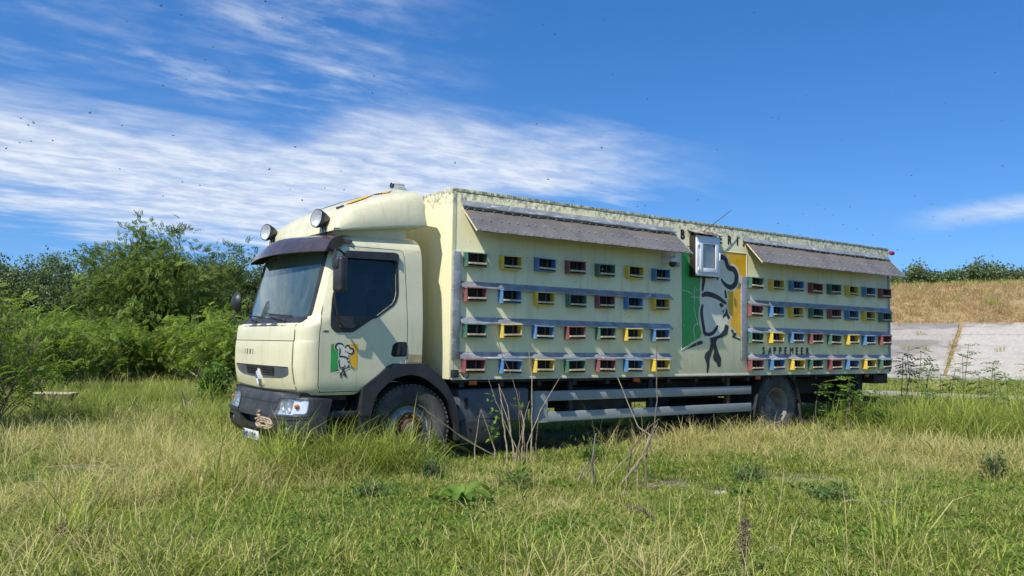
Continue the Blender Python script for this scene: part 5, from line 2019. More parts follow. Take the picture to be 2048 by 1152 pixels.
sh_list = [
    # px, depth, top y, half width, lean, label
    (-30, 12.6, 560, 1.05, (0.10, 0.02), 'tall feathery shrub with a dense fan of bare dark stems beside the wooden crate', 'bark'),
    (95, 20.5, 618, 1.3, (0, 0), 'yellow-green feathery shrub standing behind the wooden crate', 'bark_pale'),
    (30, 24, 590, 1.7, (0, 0), 'broad light green shrub behind the shrub of dark stems', 'bark_pale'),
    (165, 25, 628, 1.5, (0, 0), 'rounded bright green shrub below the silvery wood', 'bark_pale'),
    (225, 26, 640, 1.25, (0.15, 0), 'low bright shrub with grey leaning stems at the left foot of the bushy tree', 'bark_pale'),
    (292, 27, 650, 1.25, (0, 0), 'low green shrub with bare twiggy base in front of the bushy tree trunk', 'bark_pale'),
    (362, 27, 632, 1.2, (0, 0), 'light green shrub at the right foot of the bushy tree', 'bark_pale'),
    (415, 25, 606, 1.2, (0, 0), 'yellowish green shrub between the bushy tree and the truck cab', 'bark_pale'),
    (462, 23, 612, 1.0, (0, 0), 'leafy shrub right behind the round mirror of the cab', 'bark_pale'),
    (520, 24, 640, 1.2, (0, 0), 'green shrub hidden behind the truck cab front', 'bark_pale'),
    (-120, 22, 560, 1.8, (0, 0), 'large light green shrub left of the fan of dark stems', 'bark_pale'),
    (130, 36, 612, 1.8, (0, 0), 'mid green shrub far back below the silvery trees', 'bark_pale'),
]
for i, (px, D, yt, r, ln, lb, bk) in enumerate(sh_list):
    shrub('shrub', spot(px, D), ht(px, yt, D), r, lb, 60 + i, lean=ln, nst=60 if i == 0 else 46, npl=11 if i == 0 else 20, lsize=0.18 if i == 0 else 0.25, bare=0.5 if i == 0 else 0.40, bark=bk, rad=0.013)
shrub('ivy_shrub', spot(432, 18.5), 0.98, 0.28, 'narrow dark green upright shrub in the grass near the truck bumper', 90, mat='weed_leaf', leaf=LEAF, lsize=0.10, nst=26, npl=70, bare=0.12)
shrub('bare_sapling', spot(373, 17.0), 0.75, 0.22, 'thin dark leafless sapling beside the narrow upright shrub', 91, mat='weed_leaf', leaf=LEAF, lsize=0.05, nst=5, npl=6, bare=0.5, bark='bark')

# --- bushes along the crest of the embankment
crest = [(1660, 1.9, 1.4), (1745, 2.0, 1.3), (1790, 2.0, 1.2), (1835, 2.5, 1.1), (1875, 1.9, 1.3), (1915, 2.1, 1.2), (1962, 2.9, 1.5), (2003, 2.1, 1.2), (2052, 2.3, 1.4), (2110, 2.3, 1.5), (2180, 2.6, 1.6), (1560, 2.2, 1.5), (1460, 2.2, 1.5)]
for i, (px, h, r) in enumerate(crest):
    d = fw + rt * ((px - 1024) / FPX)
    t = (56.2 + (i % 3) * 0.7 - NB.dot(CAM)) / NB.dot(d)
    p = CAM + d * t
    tree('crest_bush', (p.x, p.y, 5.5), h * 0.66, r, ('tallest open-crowned dark bush on the crest of the dry embankment' if i == 6 else 'low dark green bush on the crest of the dry embankment'), 120 + i, mat='crest_leaf', leaf=LEAF, lsize=0.20, ncl=90, npc=32, crown_lo=0.05, spread=0.20, cat='bush', group=None if i == 6 else 'bushes along the embankment crest', limbs=4, spiky=0.5)


# --- leafy saplings behind the truck and at the right
def sapling(px, D, ytop, seed, label, lsize=0.16, nst=3, group=None, mat='weed_leaf'):
    rg = np.random.default_rng(seed)
    b = spot(px, D)
    h = ht(px, ytop, D)
    root = empty('elder_sapling', tuple(b), label, 'sapling', group)
    lines, P, Dn = [], [], []
    for i in range(nst):
        hh = h * (1.0 if i == 0 else rg.uniform(0.6, 0.95))
        tip = np.array([rg.normal(0, 0.10), rg.normal(0, 0.10), hh])
        b0 = np.array([rg.normal(0, 0.05), rg.normal(0, 0.05), -0.03])
        L = bez(b0, (b0 + tip) / 2 + rg.normal(0, 0.06, 3), tip, 9)
        lines.append((L, np.linspace(0.011, 0.005, 9)))
        for u in range(13):
            t = 0.72 + 0.28 * rg.random() if rg.random() < 0.75 else rg.uniform(0.35, 0.75)
            p = L[min(8, int(t * 8.99))]
            a = rg.uniform(0, 6.28)
            P.append(p + rg.normal(0, 0.02, 3))
            Dn.append([math.cos(a), math.sin(a), rg.uniform(-0.2, 0.5)])
    V, F = tubes_np(lines, 6)
    np_mesh('stems', V, F, 'dry_stalk_dark', parent=root, smooth=True)
    P, Dn = np.array(P), np.array(Dn)
    V, F, k = place_leaves(PINN7, P, Dn, lsize * rg.uniform(0.6, 1.3, len(P)), rg, 0.25)
    np_mesh('leaves', V, F, mat, {'shade': np.repeat(np.clip(rg.normal(0.5, 0.25, len(P)), 0, 1), k)}, parent=root)


sap = [(1800, 17.5, 712), (1826, 17.0, 700), (1848, 17.6, 728), (1642, 14.2, 768), (1692, 14.6, 757), (1728, 15.0, 772), (1752, 14.4, 782), (1893, 18, 738), (1924, 18.5, 690), (1952, 17.5, 742), (1985, 18, 726), (2012, 17, 745), (2046, 16.5, 735), (1868, 16.6, 752), (2080, 16, 735)]
for i, (px, D, yt) in enumerate(sap):
    g_ = 'elder saplings behind the truck tail' if px < 1760 else 'elder saplings in front of the concrete bank'
    lb = 'young elder sapling with a tuft of leaves under the truck tail' if px < 1760 else 'young elder sapling with bare stem and leafy top before the concrete bank'
    if i == 1:
        lb, g_ = 'tallest elder sapling with three dark stems beside the truck tail corner', None
    sapling(px, D, yt, 200 + i, lb, 0.19, 3 if i == 1 else 2, g_)


# --- dead stalks in front of the truck
def stalks(name, D, lines_px, label, seed, mat='dry_stalk', rad=0.011, jit=0.25, leaves=None, group=None):
    rg = np.random.default_rng(seed)
    c = spot(sum(l[0][0] for l in lines_px) / len(lines_px), D)
    root = empty(name, tuple(c), label, 'dead plant', group)
    for L in lines_px:
        d0 = D + rg.uniform(-jit, jit)
        d1 = d0 + rg.uniform(-jit, jit)
        P = []
        n = len(L)
        for i, (x, y) in enumerate(L):
            P.append(np.array(at(x, y, d0 + (d1 - d0) * i / (n - 1))) - c)
        b = P[0].copy()
        b[2] = -0.03
        Q = [b] + P
        Q = np.array(Q)
        t = np.linspace(0, len(Q) - 1, (len(Q) - 1) * 4 + 1)
        Q = np.stack([np.interp(t, np.arange(len(Q)), Q[:, k]) for k in range(3)], -1)
        Q[1:-1] += rg.normal(0, 0.0035, Q[1:-1].shape)
        r_ = rad * rg.uniform(0.6, 1.25)
        V, F = tubes_np([(Q, np.linspace(r_, r_ * 0.45, len(Q)))], 6)
        np_mesh('stalk', V, F, mat if rg.random() < 0.7 else 'dry_stalk_dark', parent=root, smooth=True)
    if leaves:
        P = np.array([np.array(at(x + rg.normal(0, 7), y + rg.normal(0, 6), D)) - c for x, y in leaves for _ in range(6)])
        V, F, k = place_leaves(LEAF, P, rg.normal(0, 1, P.shape), 0.085 * rg.uniform(0.6, 1.2, len(P)), rg, 0.5)
        np_mesh('leaves', V, F, 'weed_leaf', {'shade': np.full(len(V), 0.8)}, parent=root)


stalks('dead_stalks', 10.3, [
    [(1033, 898), (1010, 846), (987, 790), (977, 758)], [(1026, 896), (1016, 813), (997, 768)], [(1039, 890), (1039, 813), (1038, 782)],
    [(1063, 912), (1064, 834), (1064, 756), (1058, 702)], [(1054, 890), (1081, 821), (1119, 756)], [(1037, 893), (1059, 802)], [(1072, 890), (1081, 813)],
    [(1050, 890), (1035, 791), (1024, 757), (988, 660)], [(1014, 900), (1006, 845), (998, 775)], [(1028, 905), (1018, 850), (1003, 800)], [(1044, 900), (1048, 850), (1041, 812)], [(990, 900), (962, 818)], [(950, 895), (962, 818)]],
    'cluster of tall dry stalks with a few green leaves in front of the battery step', 301, leaves=[(986, 795), (988, 826), (992, 836), (982, 852), (990, 872), (1036, 805), (986, 858)])
stalks('dead_stalks', 8.85, [
    [(1238, 972), (1252, 957), (1273, 934), (1296, 884), (1313, 849)], [(1292, 966), (1293, 898), (1308, 857), (1314, 800), (1314, 692)], [(1214, 957), (1267, 901), (1276, 872)],
    [(1252, 957), (1283, 915), (1300, 870), (1275, 852), (1235, 755)], [(1240, 970), (1290, 905), (1318, 852)], [(1275, 930), (1300, 880), (1316, 845)], [(1255, 955), (1262, 900), (1292, 862), (1318, 838)]],
    'branched dry stalk clump leaning right in front of the side guard rails', 302)
stalks('dead_stump', 8.8, [[(1151, 972), (1162, 950), (1177, 922)], [(1153, 970), (1168, 955), (1196, 915)], [(1185, 950), (1184, 925), (1192, 867)]], 'short broken grey stump of dead stems between the two stalk clumps', 303, mat='bark_pale', rad=0.014)
# pale sticks
def stick(name, pts, label, rad=0.010, mat='dry_stalk', cat='stick'):
    P = np.array(pts, float)
    c = P[0].copy()
    t = np.linspace(0, len(P) - 1, (len(P) - 1) * 5 + 1)
    Q = np.stack([np.interp(t, np.arange(len(P)), P[:, k]) for k in range(3)], -1) - c
    rg = np.random.default_rng(len(label))
    Q[1:-1] += rg.normal(0, rad * 0.5, Q[1:-1].shape)
    V, F = tubes_np([(Q, np.linspace(rad, rad * 0.5, len(Q)))], 6)
    o = np_mesh(name, V, F, mat, smooth=True)
    o.location = tuple(c)
    return tag(o, label, cat)


stick('pale_stick', [np.array(at(990, 912, 10.5)), np.array(at(927, 877, 10.3)), np.array(at(880, 842, 10.1)), np.array(at(839, 811, 9.95))], 'thin pale stick leaning against the front wheel hub', 0.008)
stick('leaning_pole', [np.array(at(412, 762, 26)), np.array(at(360, 731, 26.3)), np.array(at(313, 702, 26.6))], 'pale bare branch leaning out of the shrubs left of the cab', 0.022, 'bark_pale')
b0 = gp(1522, 866)[0]
b1 = gp(1566, 858)[0]
b2 = gp(1690, 856)[0]
stick('fallen_branch', [b0 + [0, 0, .05], b1 + [0, 0, .12], gp(1605, 855)[0] + [0, 0, .13], b2 + [0, 0, .10]], 'grey fallen branch lying in the grass by the rear wheel', 0.022, 'bark_pale', 'branch')
stick('fallen_branch', [b1 + [0, 0, .10], gp(1590, 870)[0] + [0, 0, .06], gp(1630, 868)[0] + [0, 0, .07], gp(1660, 862)[0] + [0, 0, .08]], 'thinner curved twig below the fallen branch at the rear wheel', 0.012, 'bark_pale', 'branch')
stick('fallen_stick', [gp(1688, 1022)[0] + [0, 0, .08], gp(1740, 1024)[0] + [0, 0, .10], gp(1812, 1027)[0] + [0, 0, .09]], 'straight grey stick lying in the short grass among weeds', 0.010, 'bark_pale')
stick('fallen_stick', [gp(1255, 1025)[0] + [0, 0, .04], gp(1285, 1035)[0] + [0, 0, .07], gp(1310, 1050)[0] + [0, 0, .04]], 'short dark rotten stick lying near the branched stalk clump', 0.016, 'bark')
stick('fallen_stick', [gp(1438, 992)[0] + [0, 0, .05], gp(1462, 991)[0] + [0, 0, .08]], 'small dark stick beside the white stone', 0.012, 'bark')


# --- wooden crate in the grass
pc = spot(116, 17.6)
cr = empty('wooden_crate', (pc[0], pc[1], pc[2]), 'low wooden crate with a pale lid lying in the grass beside the shrubs', 'crate')
cr.rotation_euler = (0, 0, R(-28))
cr.scale = (1, 1, 1.2)
for yy in (-0.24, 0.22):
    MB().box((-0.37, yy, 0.02), (0.37, yy + 0.02, 0.22), 0.004).build('side_board', 'crate_side', cr)
for xx in (-0.372, 0.352):
    MB().box((xx, -0.218, 0.02), (xx + 0.02, 0.218, 0.22), 0.004).build('end_board', 'crate_side', cr)
for q in range(4):
    MB().box((-0.39, -0.25 + q * 0.125, 0.223 + 0.002 * (q % 2)), (0.39, -0.25 + q * 0.125 + 0.118, 0.243), 0.004).build('lid_board', 'crate_wood', cr)

# --- white stones
for px, py, s, lb in ((1441, 988, 0.055, 'small white stone lying by the dark stick'), (1545, 1102, 0.065, 'larger white stone half buried in grass'), (1878, 1016, 0.05, 'flat pale stone in the weeds near the thistle'), (1556, 870, 0.07, 'pale flat stone beside the rear wheel')):
    p = gp(px, py)[0]
    tmp = MB()
    bmesh.ops.create_icosphere(tmp.bm, subdivisions=3, radius=1)
    rr = random.Random(px)
    ph = [rr.uniform(0, 6) for _ in range(6)]
    for v in tmp.bm.verts:
        f = 1 + 0.13 * math.sin(3 * v.co.x + ph[0]) * math.cos(3 * v.co.y + ph[1]) + 0.08 * math.sin(7 * v.co.z + 5 * v.co.x + ph[2])
        v.co = Vector((v.co.x * f * s * 1.4, v.co.y * f * s, v.co.z * f * s * 0.6))
    o = tmp.build('stone', 'stone_white', smooth=60, loc=(p[0], p[1], float(gz(p[0], p[1])) + s * 0.15))
    tag(o, lb, 'stone')


# --- single weeds
def spike_weed(base, h, label, seed):
    """mullein-like spike with narrow leaves all the way up"""
    rg = np.random.default_rng(seed)
    root = empty('spike_weed', tuple(base), label, 'weed')
    L = bez([0, 0, -.03], [0.01, 0, h * 0.5], [-0.02, 0.01, h], 10)
    V, F = tubes_np([(L, np.linspace(0.010, 0.004, 10))], 6)
    np_mesh('stem', V, F, 'weed_leaf', {'shade': np.full(len(V), 0.7)}, parent=root)
    P, D, S = [], [], []
    for i in range(220):
        t = rg.random()
        a = rg.uniform(0, 6.28)
        P.append(L[min(9, int(t * 9.99))] + np.array([0, 0, rg.uniform(-.05, .05)]))
        D.append([math.cos(a), math.sin(a), rg.uniform(0.2, 1.0)])
        S.append(0.16 * (1 - t) ** 0.9 + 0.025)
    V, F, k = place_leaves((LEAF[0] * np.array([1, 0.6, 1]), LEAF[1]), np.array(P), np.array(D), np.array(S), rg, 0.3)
    np_mesh('leaves', V, F, 'weed_leaf', {'shade': np.repeat(np.clip(rg.normal(0.75, 0.2, 220), 0, 1), k)}, parent=root)


spike_weed(spot(757, 10.1), ht(757, 766, 10.1), 'tall yellow-green flower spike weed beside the front wheel', 401)
spike_weed(spot(876, 10.0), ht(876, 860, 10.0), 'shorter bright green weed at the rear edge of the front wheel', 402)


def rosette(name, base, r, h, n, label, seed, mat='weed_leaf', wide=0.42, cat='weed'):
    """broad arching leaves from one crown"""
    rg = np.random.default_rng(seed)
    root = empty(name, tuple(base), label, cat)
    for i in range(n):
        a = 6.283 * i / n + rg.uniform(-.3, .3)
        Ln = r * rg.uniform(0.7, 1.15)
        hh = h * rg.uniform(0.6, 1.1)
        d = np.array([math.cos(a), math.sin(a), 0])
        s = np.array([-d[1], d[0], 0])
        V, F = [], []
        m = 8
        for j in range(m + 1):
            t = j / m
            p = d * Ln * t + np.array([0, 0, hh * math.sin(math.pi * min(1, t * 1.15) * 0.8) + 0.02])
            w = wide * Ln * 0.5 * (math.sin(math.pi * min(1, 0.08 + t * 0.92)) ** 0.8) * (1 + 0.12 * math.sin(9 * t + i))
            V += [p + s * w + [0, 0, 0.02], p - [0, 0, 0.012], p - s * w + [0, 0, 0.02]]
        for j in range(m):
            b = 3 * j
            F += [[b, b + 1, b + 4, b + 3], [b + 1, b + 2, b + 5, b + 4]]
        np_mesh('leaf', np.array(V), np.array(F), mat, {'shade': np.full(len(V), rg.uniform(0.35, 0.9))}, parent=root, smooth=True)


p = gp(918, 1018)[0]
rosette('dock_plant', p, 0.30, 0.17, 8, 'broad-leaved dock plant in the short grass in front of the truck', 411)
for i, (px, py, r_, lb) in enumerate(((1362, 905, 0.16, 'pale flat rosette weed below the guard rails'), (1480, 1000, 0.13, 'small flat rosette weed beside the stone'))):
    rosette('rosette_weed', gp(px, py)[0], r_, 0.06, 9, lb, 420 + i, wide=0.3)
for i, (px, py, h_, r_, lb) in enumerate(((1652, 1010, 0.15, 0.30, 'low grey-green thistle patch left of the straight stick'), (1500, 968, 0.17, 0.24, 'low thistle patch by the bare earth'), (1985, 960, 0.34, 0.10, 'upright dark thistle on the right of the meadow'), (860, 965, 0.26, 0.09, 'thin dark thistle in front of the front wheel'), (742, 1000, 0.13, 0.18, 'low blue-green thistle patch in front of the bumper'), (1180, 925, 0.30, 0.24, 'bushy green weed by the guard rail end'), (1045, 985, 0.24, 0.32, 'leafy green clump at the foot of the tall dry stalks'))):
    b = gp(px, py)[0]
    b[2] = float(gz(b[0], b[1]))
    shrub('thistle' if i < 5 else 'leafy_weed', b, h_, r_, lb, 430 + i, mat='thistle_leaf' if i < 5 else 'weed_leaf', leaf=(LEAF[0] * np.array([1, 0.6, 1]), LEAF[1]), lsize=0.07, nst=22, npl=14, bare=0.05, rad=0.003, cat='weed', bark='dry_stalk_dark')


# --- tangles of pale dead straw
def straw(px, py, r_, n, label, seed):
    rg = np.random.default_rng(seed)
    b = gp(px, py)[0]
    b[2] = float(gz(b[0], b[1]))
    lines = []
    main = rg.uniform(0, 6.28)
    for i in range(n):
        a = main + rg.normal(0, 0.55) + (math.pi if rg.random() < 0.5 else 0)
        p0 = np.array([rg.normal(0, r_ * 0.35), rg.normal(0, r_ * 0.35), rg.uniform(0.03, 0.12)])
        L = r_ * rg.uniform(0.7, 1.6)
        p2 = p0 + np.array([math.cos(a) * L, math.sin(a) * L, rg.uniform(-0.03, 0.10)])
        p1 = (p0 + p2) / 2 + np.array([rg.normal(0, .05), rg.normal(0, .05), rg.uniform(0.02, 0.12)])
        w = rg.uniform(0.002, 0.0042)
        lines.append((bez(p0, p1, p2, 7), np.linspace(w, w * 0.6, 7)))
    V, F = tubes_np(lines, 4)
    V[:, 2] = np.maximum(V[:, 2], 0.004)
    o = np_mesh('straw_tangle', V, F, 'straw_pale', smooth=True)
    o.location = tuple(b)
    tag(o, label, 'straw')


simple('straw_pale', (0.46, 0.38, 0.22), 0.8, var=0.3, scale=20)
straw(195, 962, 0.42, 20, 'loose tangle of pale dead straw in the long grass left of the truck', 501)
straw(390, 905, 0.5, 18, 'long leaning straw in the tall grass ahead of the bumper', 508)

# --- patches of bare earth
simple('bare_earth', (0.24, 0.185, 0.115), 0.95, var=0.25, scale=7, bump=0.6, dust=0.5, dustcol=(0.20, 0.16, 0.10))
for px, py, rx_, ry_ in ((1335, 966, 0.42, 0.22), (1578, 960, 0.50, 0.20), (1255, 990, 0.28, 0.16), (1440, 995, 0.26, 0.14), (1105, 1005, 0.28, 0.15), (1500, 862, 0.7, 0.3)):
    p = gp(px, py)[0]
    mb = MB()
    rr = random.Random(px)
    cen = mb.bm.verts.new((p[0], p[1], float(gz(p[0], p[1])) + 0.015))
    rings = []
    for q in (0.5, 0.8, 1.0):
        ring = []
        for j in range(22):
            a_ = 2 * math.pi * j / 22
            f_ = q * (1 + 0.22 * math.sin(3 * a_ + px) + 0.12 * math.sin(7 * a_ + 2 * px))
            f_ *= 0.66
            v2 = rt0 * (rx_ * f_ * math.cos(a_)) + Vector((fw.x, fw.y, 0)).normalized() * (ry_ * 1.6 * f_ * math.sin(a_))
            x_, y_ = p[0] + v2.x, p[1] + v2.y
            ring.append(mb.bm.verts.new((x_, y_, float(gz(x_, y_)) + (0.012 if q < 0.6 else 0.006 if q < 0.9 else -0.03) + rr.uniform(-.006, .006))))
        rings.append(ring)
    for j in range(22):
        k2 = (j + 1) % 22
        mb.bm.faces.new((cen, rings[0][j], rings[0][k2]))
        for a_, b_ in zip(rings, rings[1:]):
            mb.bm.faces.new((a_[j], b_[j], b_[k2], a_[k2]))
    mb.build('bare_earth', 'bare_earth', smooth=60)['kind'] = 'structure'


def plume(base, h, label, seed):
    rg = np.random.default_rng(seed)
    root = empty('seed_plume', tuple(base), label, 'dead plant')
    L = bez([0, 0, -.02], [0.01, 0.0, h * 0.5], [0.03, 0.0, h], 8)
    V, F = tubes_np([(L, np.linspace(0.005, 0.002, 8))], 5)
    np_mesh('stem', V, F, 'dry_stalk', parent=root)
    n = 420
    t = 0.35 + 0.65 * rg.random(n)
    P = np.stack([np.interp(t, np.linspace(0, 1, 8), L[:, k]) for k in range(3)], -1) + rg.normal(0, 1, (n, 3)) * (0.028 * np.sin(np.pi * np.clip((t - 0.3) / 0.75, 0, 1)))[:, None]
    V, F, k = place_leaves(LEAF, P, rg.normal(0, 1, (n, 3)) + [0, 0, 0.6], 0.022 * rg.uniform(0.6, 1.3, n), rg, 0.6)
    np_mesh('seed_head', V, F, 'plume', {'shade': np.repeat(rg.random(n), k)}, parent=root)


plume(spot(1484, 5.35), 0.40, 'brown dried dock plume standing in the near grass', 451)
plume(spot(135, 5.75), 0.20, 'brown dried seed head low in the near grass', 452)
plume(spot(716, 10.4), 0.62, 'thin brown seed head in front of the cab step', 453)

# ------------------------------------------------------------------ grass


def tuft(name, seed, n, l0, l1, radius, width, bend, dry, lean=0.35, mat='grass_blade', flat=0.0):
    rg = np.random.default_rng(seed)
    a = rg.uniform(0, 2 * np.pi, n)
    r = radius * np.sqrt(rg.random(n))
    base = np.stack([r * np.cos(a), r * np.sin(a), np.full(n, -0.01)], -1)
    L = rg.uniform(l0, l1, n)
    az = a + rg.normal(0, 0.9, n)
    d = np.stack([np.cos(az), np.sin(az), np.zeros(n)], -1)
    lean_ = np.abs(rg.normal(0, lean, n)) + flat
    bd = bend * rg.uniform(0.2, 1.4, n)
    w = width * rg.uniform(0.6, 1.3, n)
    side_ = np.stack([-np.sin(az), np.cos(az), np.zeros(n)], -1)
    tw = rg.normal(0, 0.8, n)
    side_ = side_ * np.cos(tw)[:, None] + d * np.sin(tw)[:, None]
    V = []
    for t, ww in ((0, 1.0), (0.35, 0.95), (0.7, 0.65), (1.0, 0.0)):
        ang = np.clip(lean_ * (0.4 + 0.6 * t) + bd * t * t, 0, 2.3)
        # integrate roughly along the bent blade
        hor = L * t * np.sin(ang * 0.75)
        ver = L * t * np.cos(ang * 0.75)
        p = base + d * hor[:, None] + np.array([0, 0, 1]) * np.maximum(ver, 0.004)[:, None]
        if ww > 0:
            V += [p + side_ * (w * ww)[:, None] / 2, p - side_ * (w * ww)[:, None] / 2]
        else:
            V.append(p)
    V = np.stack(V, 1)
    tf = np.array([[0, 1, 3], [0, 3, 2], [2, 3, 5], [2, 5, 4], [4, 5, 6]])
    F = (tf[None] + (np.arange(n) * 7)[:, None, None]).reshape(-1, 3)
    sh = np.clip(rg.normal(0.5, 0.28, n), 0, 1)
    dr = np.where(rg.random(n) < dry, rg.uniform(0.55, 1.0, n), rg.uniform(0, 0.16, n))
    return np_mesh(name, V.reshape(-1, 3), F, mat, {'shade': np.repeat(sh, 7), 'dry': np.repeat(dr, 7)}, link=False)


def herb(name, seed, n, radius, size, hgt):
    rg = np.random.default_rng(seed)
    P = np.stack([rg.normal(0, radius, n), rg.normal(0, radius, n), hgt * rg.random(n)], -1)
    V, F, k = place_leaves(LEAF, P, rg.normal(0, 1, (n, 3)) * [1, 1, 0.3], size * rg.uniform(0.6, 1.3, n), rg, 0.3)
    return np_mesh(name, V, F, 'weed_leaf', {'shade': np.repeat(np.clip(rg.normal(0.45, 0.25, n), 0, 1), k)}, link=False)


gc = bpy.data.collections.new('grass_kinds')
kinds = [
    tuft('g00', 1, 50, 0.05, 0.12, 0.11, 0.0075, 0.9, 0.18, 0.65),
    tuft('g01', 2, 50, 0.05, 0.14, 0.12, 0.0075, 1.0, 0.34, 0.65),
    tuft('g02', 3, 50, 0.04, 0.11, 0.12, 0.0085, 0.9, 0.05, 0.75),
    tuft('g03', 4, 40, 0.10, 0.25, 0.12, 0.0080, 1.1, 0.12, 0.55),
    tuft('g04', 5, 40, 0.10, 0.28, 0.13, 0.0070, 1.3, 0.26, 0.55),
    tuft('g05', 6, 36, 0.25, 0.55, 0.13, 0.0080, 1.3, 0.10, 0.35),
    tuft('g06', 7, 34, 0.35, 0.80, 0.14, 0.0085, 1.3, 0.12, 0.30),
    tuft('g07', 8, 34, 0.15, 0.42, 0.13, 0.0060, 1.2, 0.80, 0.55),
    tuft('g08', 9, 32, 0.20, 0.50, 0.13, 0.0060, 1.0, 0.92, 0.55),
    tuft('g09', 10, 30, 0.10, 0.30, 0.15, 0.0060, 0.4, 0.95, 0.4, flat=1.15),
    herb('g10', 11, 44, 0.07, 0.045, 0.07),
    tuft('g11', 12, 5, 0.45, 0.75, 0.10, 0.0040, 0.5, 0.85, 0.25),
]
for kd in kinds:
    gc.objects.link(kd)
bc = bpy.data.collections.new('bank_grass_kinds')
for kd in (tuft('h00', 21, 40, 0.15, 0.40, 0.25, 0.016, 1.2, 0.5, 0.7, mat='dry_grass'), tuft('h01', 22, 40, 0.12, 0.35, 0.28, 0.016, 1.0, 0.3, 0.9, mat='dry_grass'), tuft('h02', 23, 36, 0.15, 0.45, 0.22, 0.014, 1.1, 0.35, 0.5)):
    bc.objects.link(kd)


def scatter(name, P, rz, tilt, sc, idx, coll):
    me = bpy.data.meshes.new(name)
    me.vertices.add(len(P))
    me.vertices.foreach_set('co', np.ascontiguousarray(P, np.float32).ravel())
    rot = np.stack([tilt[:, 0], tilt[:, 1], rz], -1).astype(np.float32)
    a = me.attributes.new('rot', 'FLOAT_VECTOR', 'POINT')
    a.data.foreach_set('vector', np.ascontiguousarray(rot).ravel())
    a = me.attributes.new('scl', 'FLOAT', 'POINT')
    a.data.foreach_set('value', sc.astype(np.float32))
    a = me.attributes.new('idx', 'INT', 'POINT')
    a.data.foreach_set('value', idx.astype(np.int32))
    me.update()
    o = bpy.data.objects.new(name, me)
    COL.objects.link(o)
    ng = bpy.data.node_groups.new(name, 'GeometryNodeTree')
    ng.interface.new_socket('Geometry', in_out='INPUT', socket_type='NodeSocketGeometry')
    ng.interface.new_socket('Geometry', in_out='OUTPUT', socket_type='NodeSocketGeometry')
    N = ng.nodes
    gi, go = N.new('NodeGroupInput'), N.new('NodeGroupOutput')
    iop = N.new('GeometryNodeInstanceOnPoints')
    ci = N.new('GeometryNodeCollectionInfo')
    ci.inputs['Collection'].default_value = coll
    ci.inputs['Separate Children'].default_value = True
    ci.inputs['Reset Children'].default_value = True
    iop.inputs['Pick Instance'].default_value = True

    def na(n_, ty):
        q = N.new('GeometryNodeInputNamedAttribute')
        q.data_type = ty
        q.inputs['Name'].default_value = n_
        return q.outputs['Attribute']
    lk = ng.links.new
    lk(gi.outputs[0], iop.inputs['Points'])
    lk(ci.outputs[0], iop.inputs['Instance'])
    lk(na('idx', 'INT'), iop.inputs['Instance Index'])
    lk(na('rot', 'FLOAT_VECTOR'), iop.inputs['Rotation'])
    lk(na('scl', 'FLOAT'), iop.inputs['Scale'])
    lk(iop.outputs[0], go.inputs[0])
    md = o.modifiers.new('scatter', 'NODES')
    md.node_group = ng
    o['kind'] = 'stuff'
    return o


def field(seed, f0):
    rg = np.random.default_rng(seed)
    ph = rg.uniform(0, 6.28, 10)
    an = rg.uniform(0, 6.28, 10)
    fr = f0 * rg.uniform(0.5, 2.2, 10)

    def fn(x, y):
        v = 0
        for i in range(10):
            v = v + np.sin(fr[i] * (x * np.cos(an[i]) + y * np.sin(an[i])) + ph[i]) / 10
        return v * 1.6
    return fn


fd, ft, fb = field(1, 1.1), field(2, 0.8), field(3, 1.6)


def blobs(lst):
    B = [(gp(px, py)[0][:2], r, w) for px, py, r, w in lst]

    def fn(x, y):
        v = 0
        for c, r, w in B:
            v = v + w * np.exp(-((x - c[0]) ** 2 + (y - c[1]) ** 2) / (r * r))
        return v
    return fn


dry_b = blobs([(250, 905, 1.4, .72), (120, 890, 1.2, .45), (420, 930, 1.0, .6), (560, 950, 0.9, .5), (1330, 905, 0.8, .9), (1440, 900, 0.9, .8), (1640, 905, 1.2, .9), (1880, 930, 1.2, .9), (1100, 1010, 0.7, .5), (130, 1000, .9, .6), (60, 1120, .6, .6), (330, 1060, .6, .4)])
tall_b = blobs([(800, 950, .45, .9), (870, 945, .45, .7), (1760, 850, 2.0, 1.2), (1900, 845, 2.2, 1.5), (2040, 850, 2.5, 1.5), (1980, 880, 1.3, 1.0), (2200, 860, 3, 1.2), (650, 940, 0.7, 1.2), (570, 950, 0.6, .8), (720, 945, 0.7, 1.0), (440, 900, 0.8, .7), (350, 870, 1.8, .7), (230, 800, 2.5, .4), (400, 800, 4.0, .5), (960, 1110, .35, .7), (1830, 1140, .35, .7), (1960, 1120, .4, .6), (1100, 1140, .3, .6), (430, 985, .8, .6)])
bare_b = blobs([(1335, 962, 0.50, 1.4), (1578, 957, 0.55, 1.5), (1250, 985, 0.35, .7), (1440, 990, 0.35, .8), (1105, 1000, 0.35, .6), (1500, 860, 0.7, .9), (1420, 850, 0.9, .8), (1690, 960, .25, .5), (116, 836, .9, .9), (120, 815, .6, .8)])
short_b = blobs([(1200, 960, 2.0, 1.0), (1500, 950, 2.0, 1.0), (950, 960, 1.3, .9), (1700, 930, 1.5, .8), (1300, 1050, 1.5, .8), (850, 1050, 1.2, .7), (1650, 1050, 1.2, .6)])

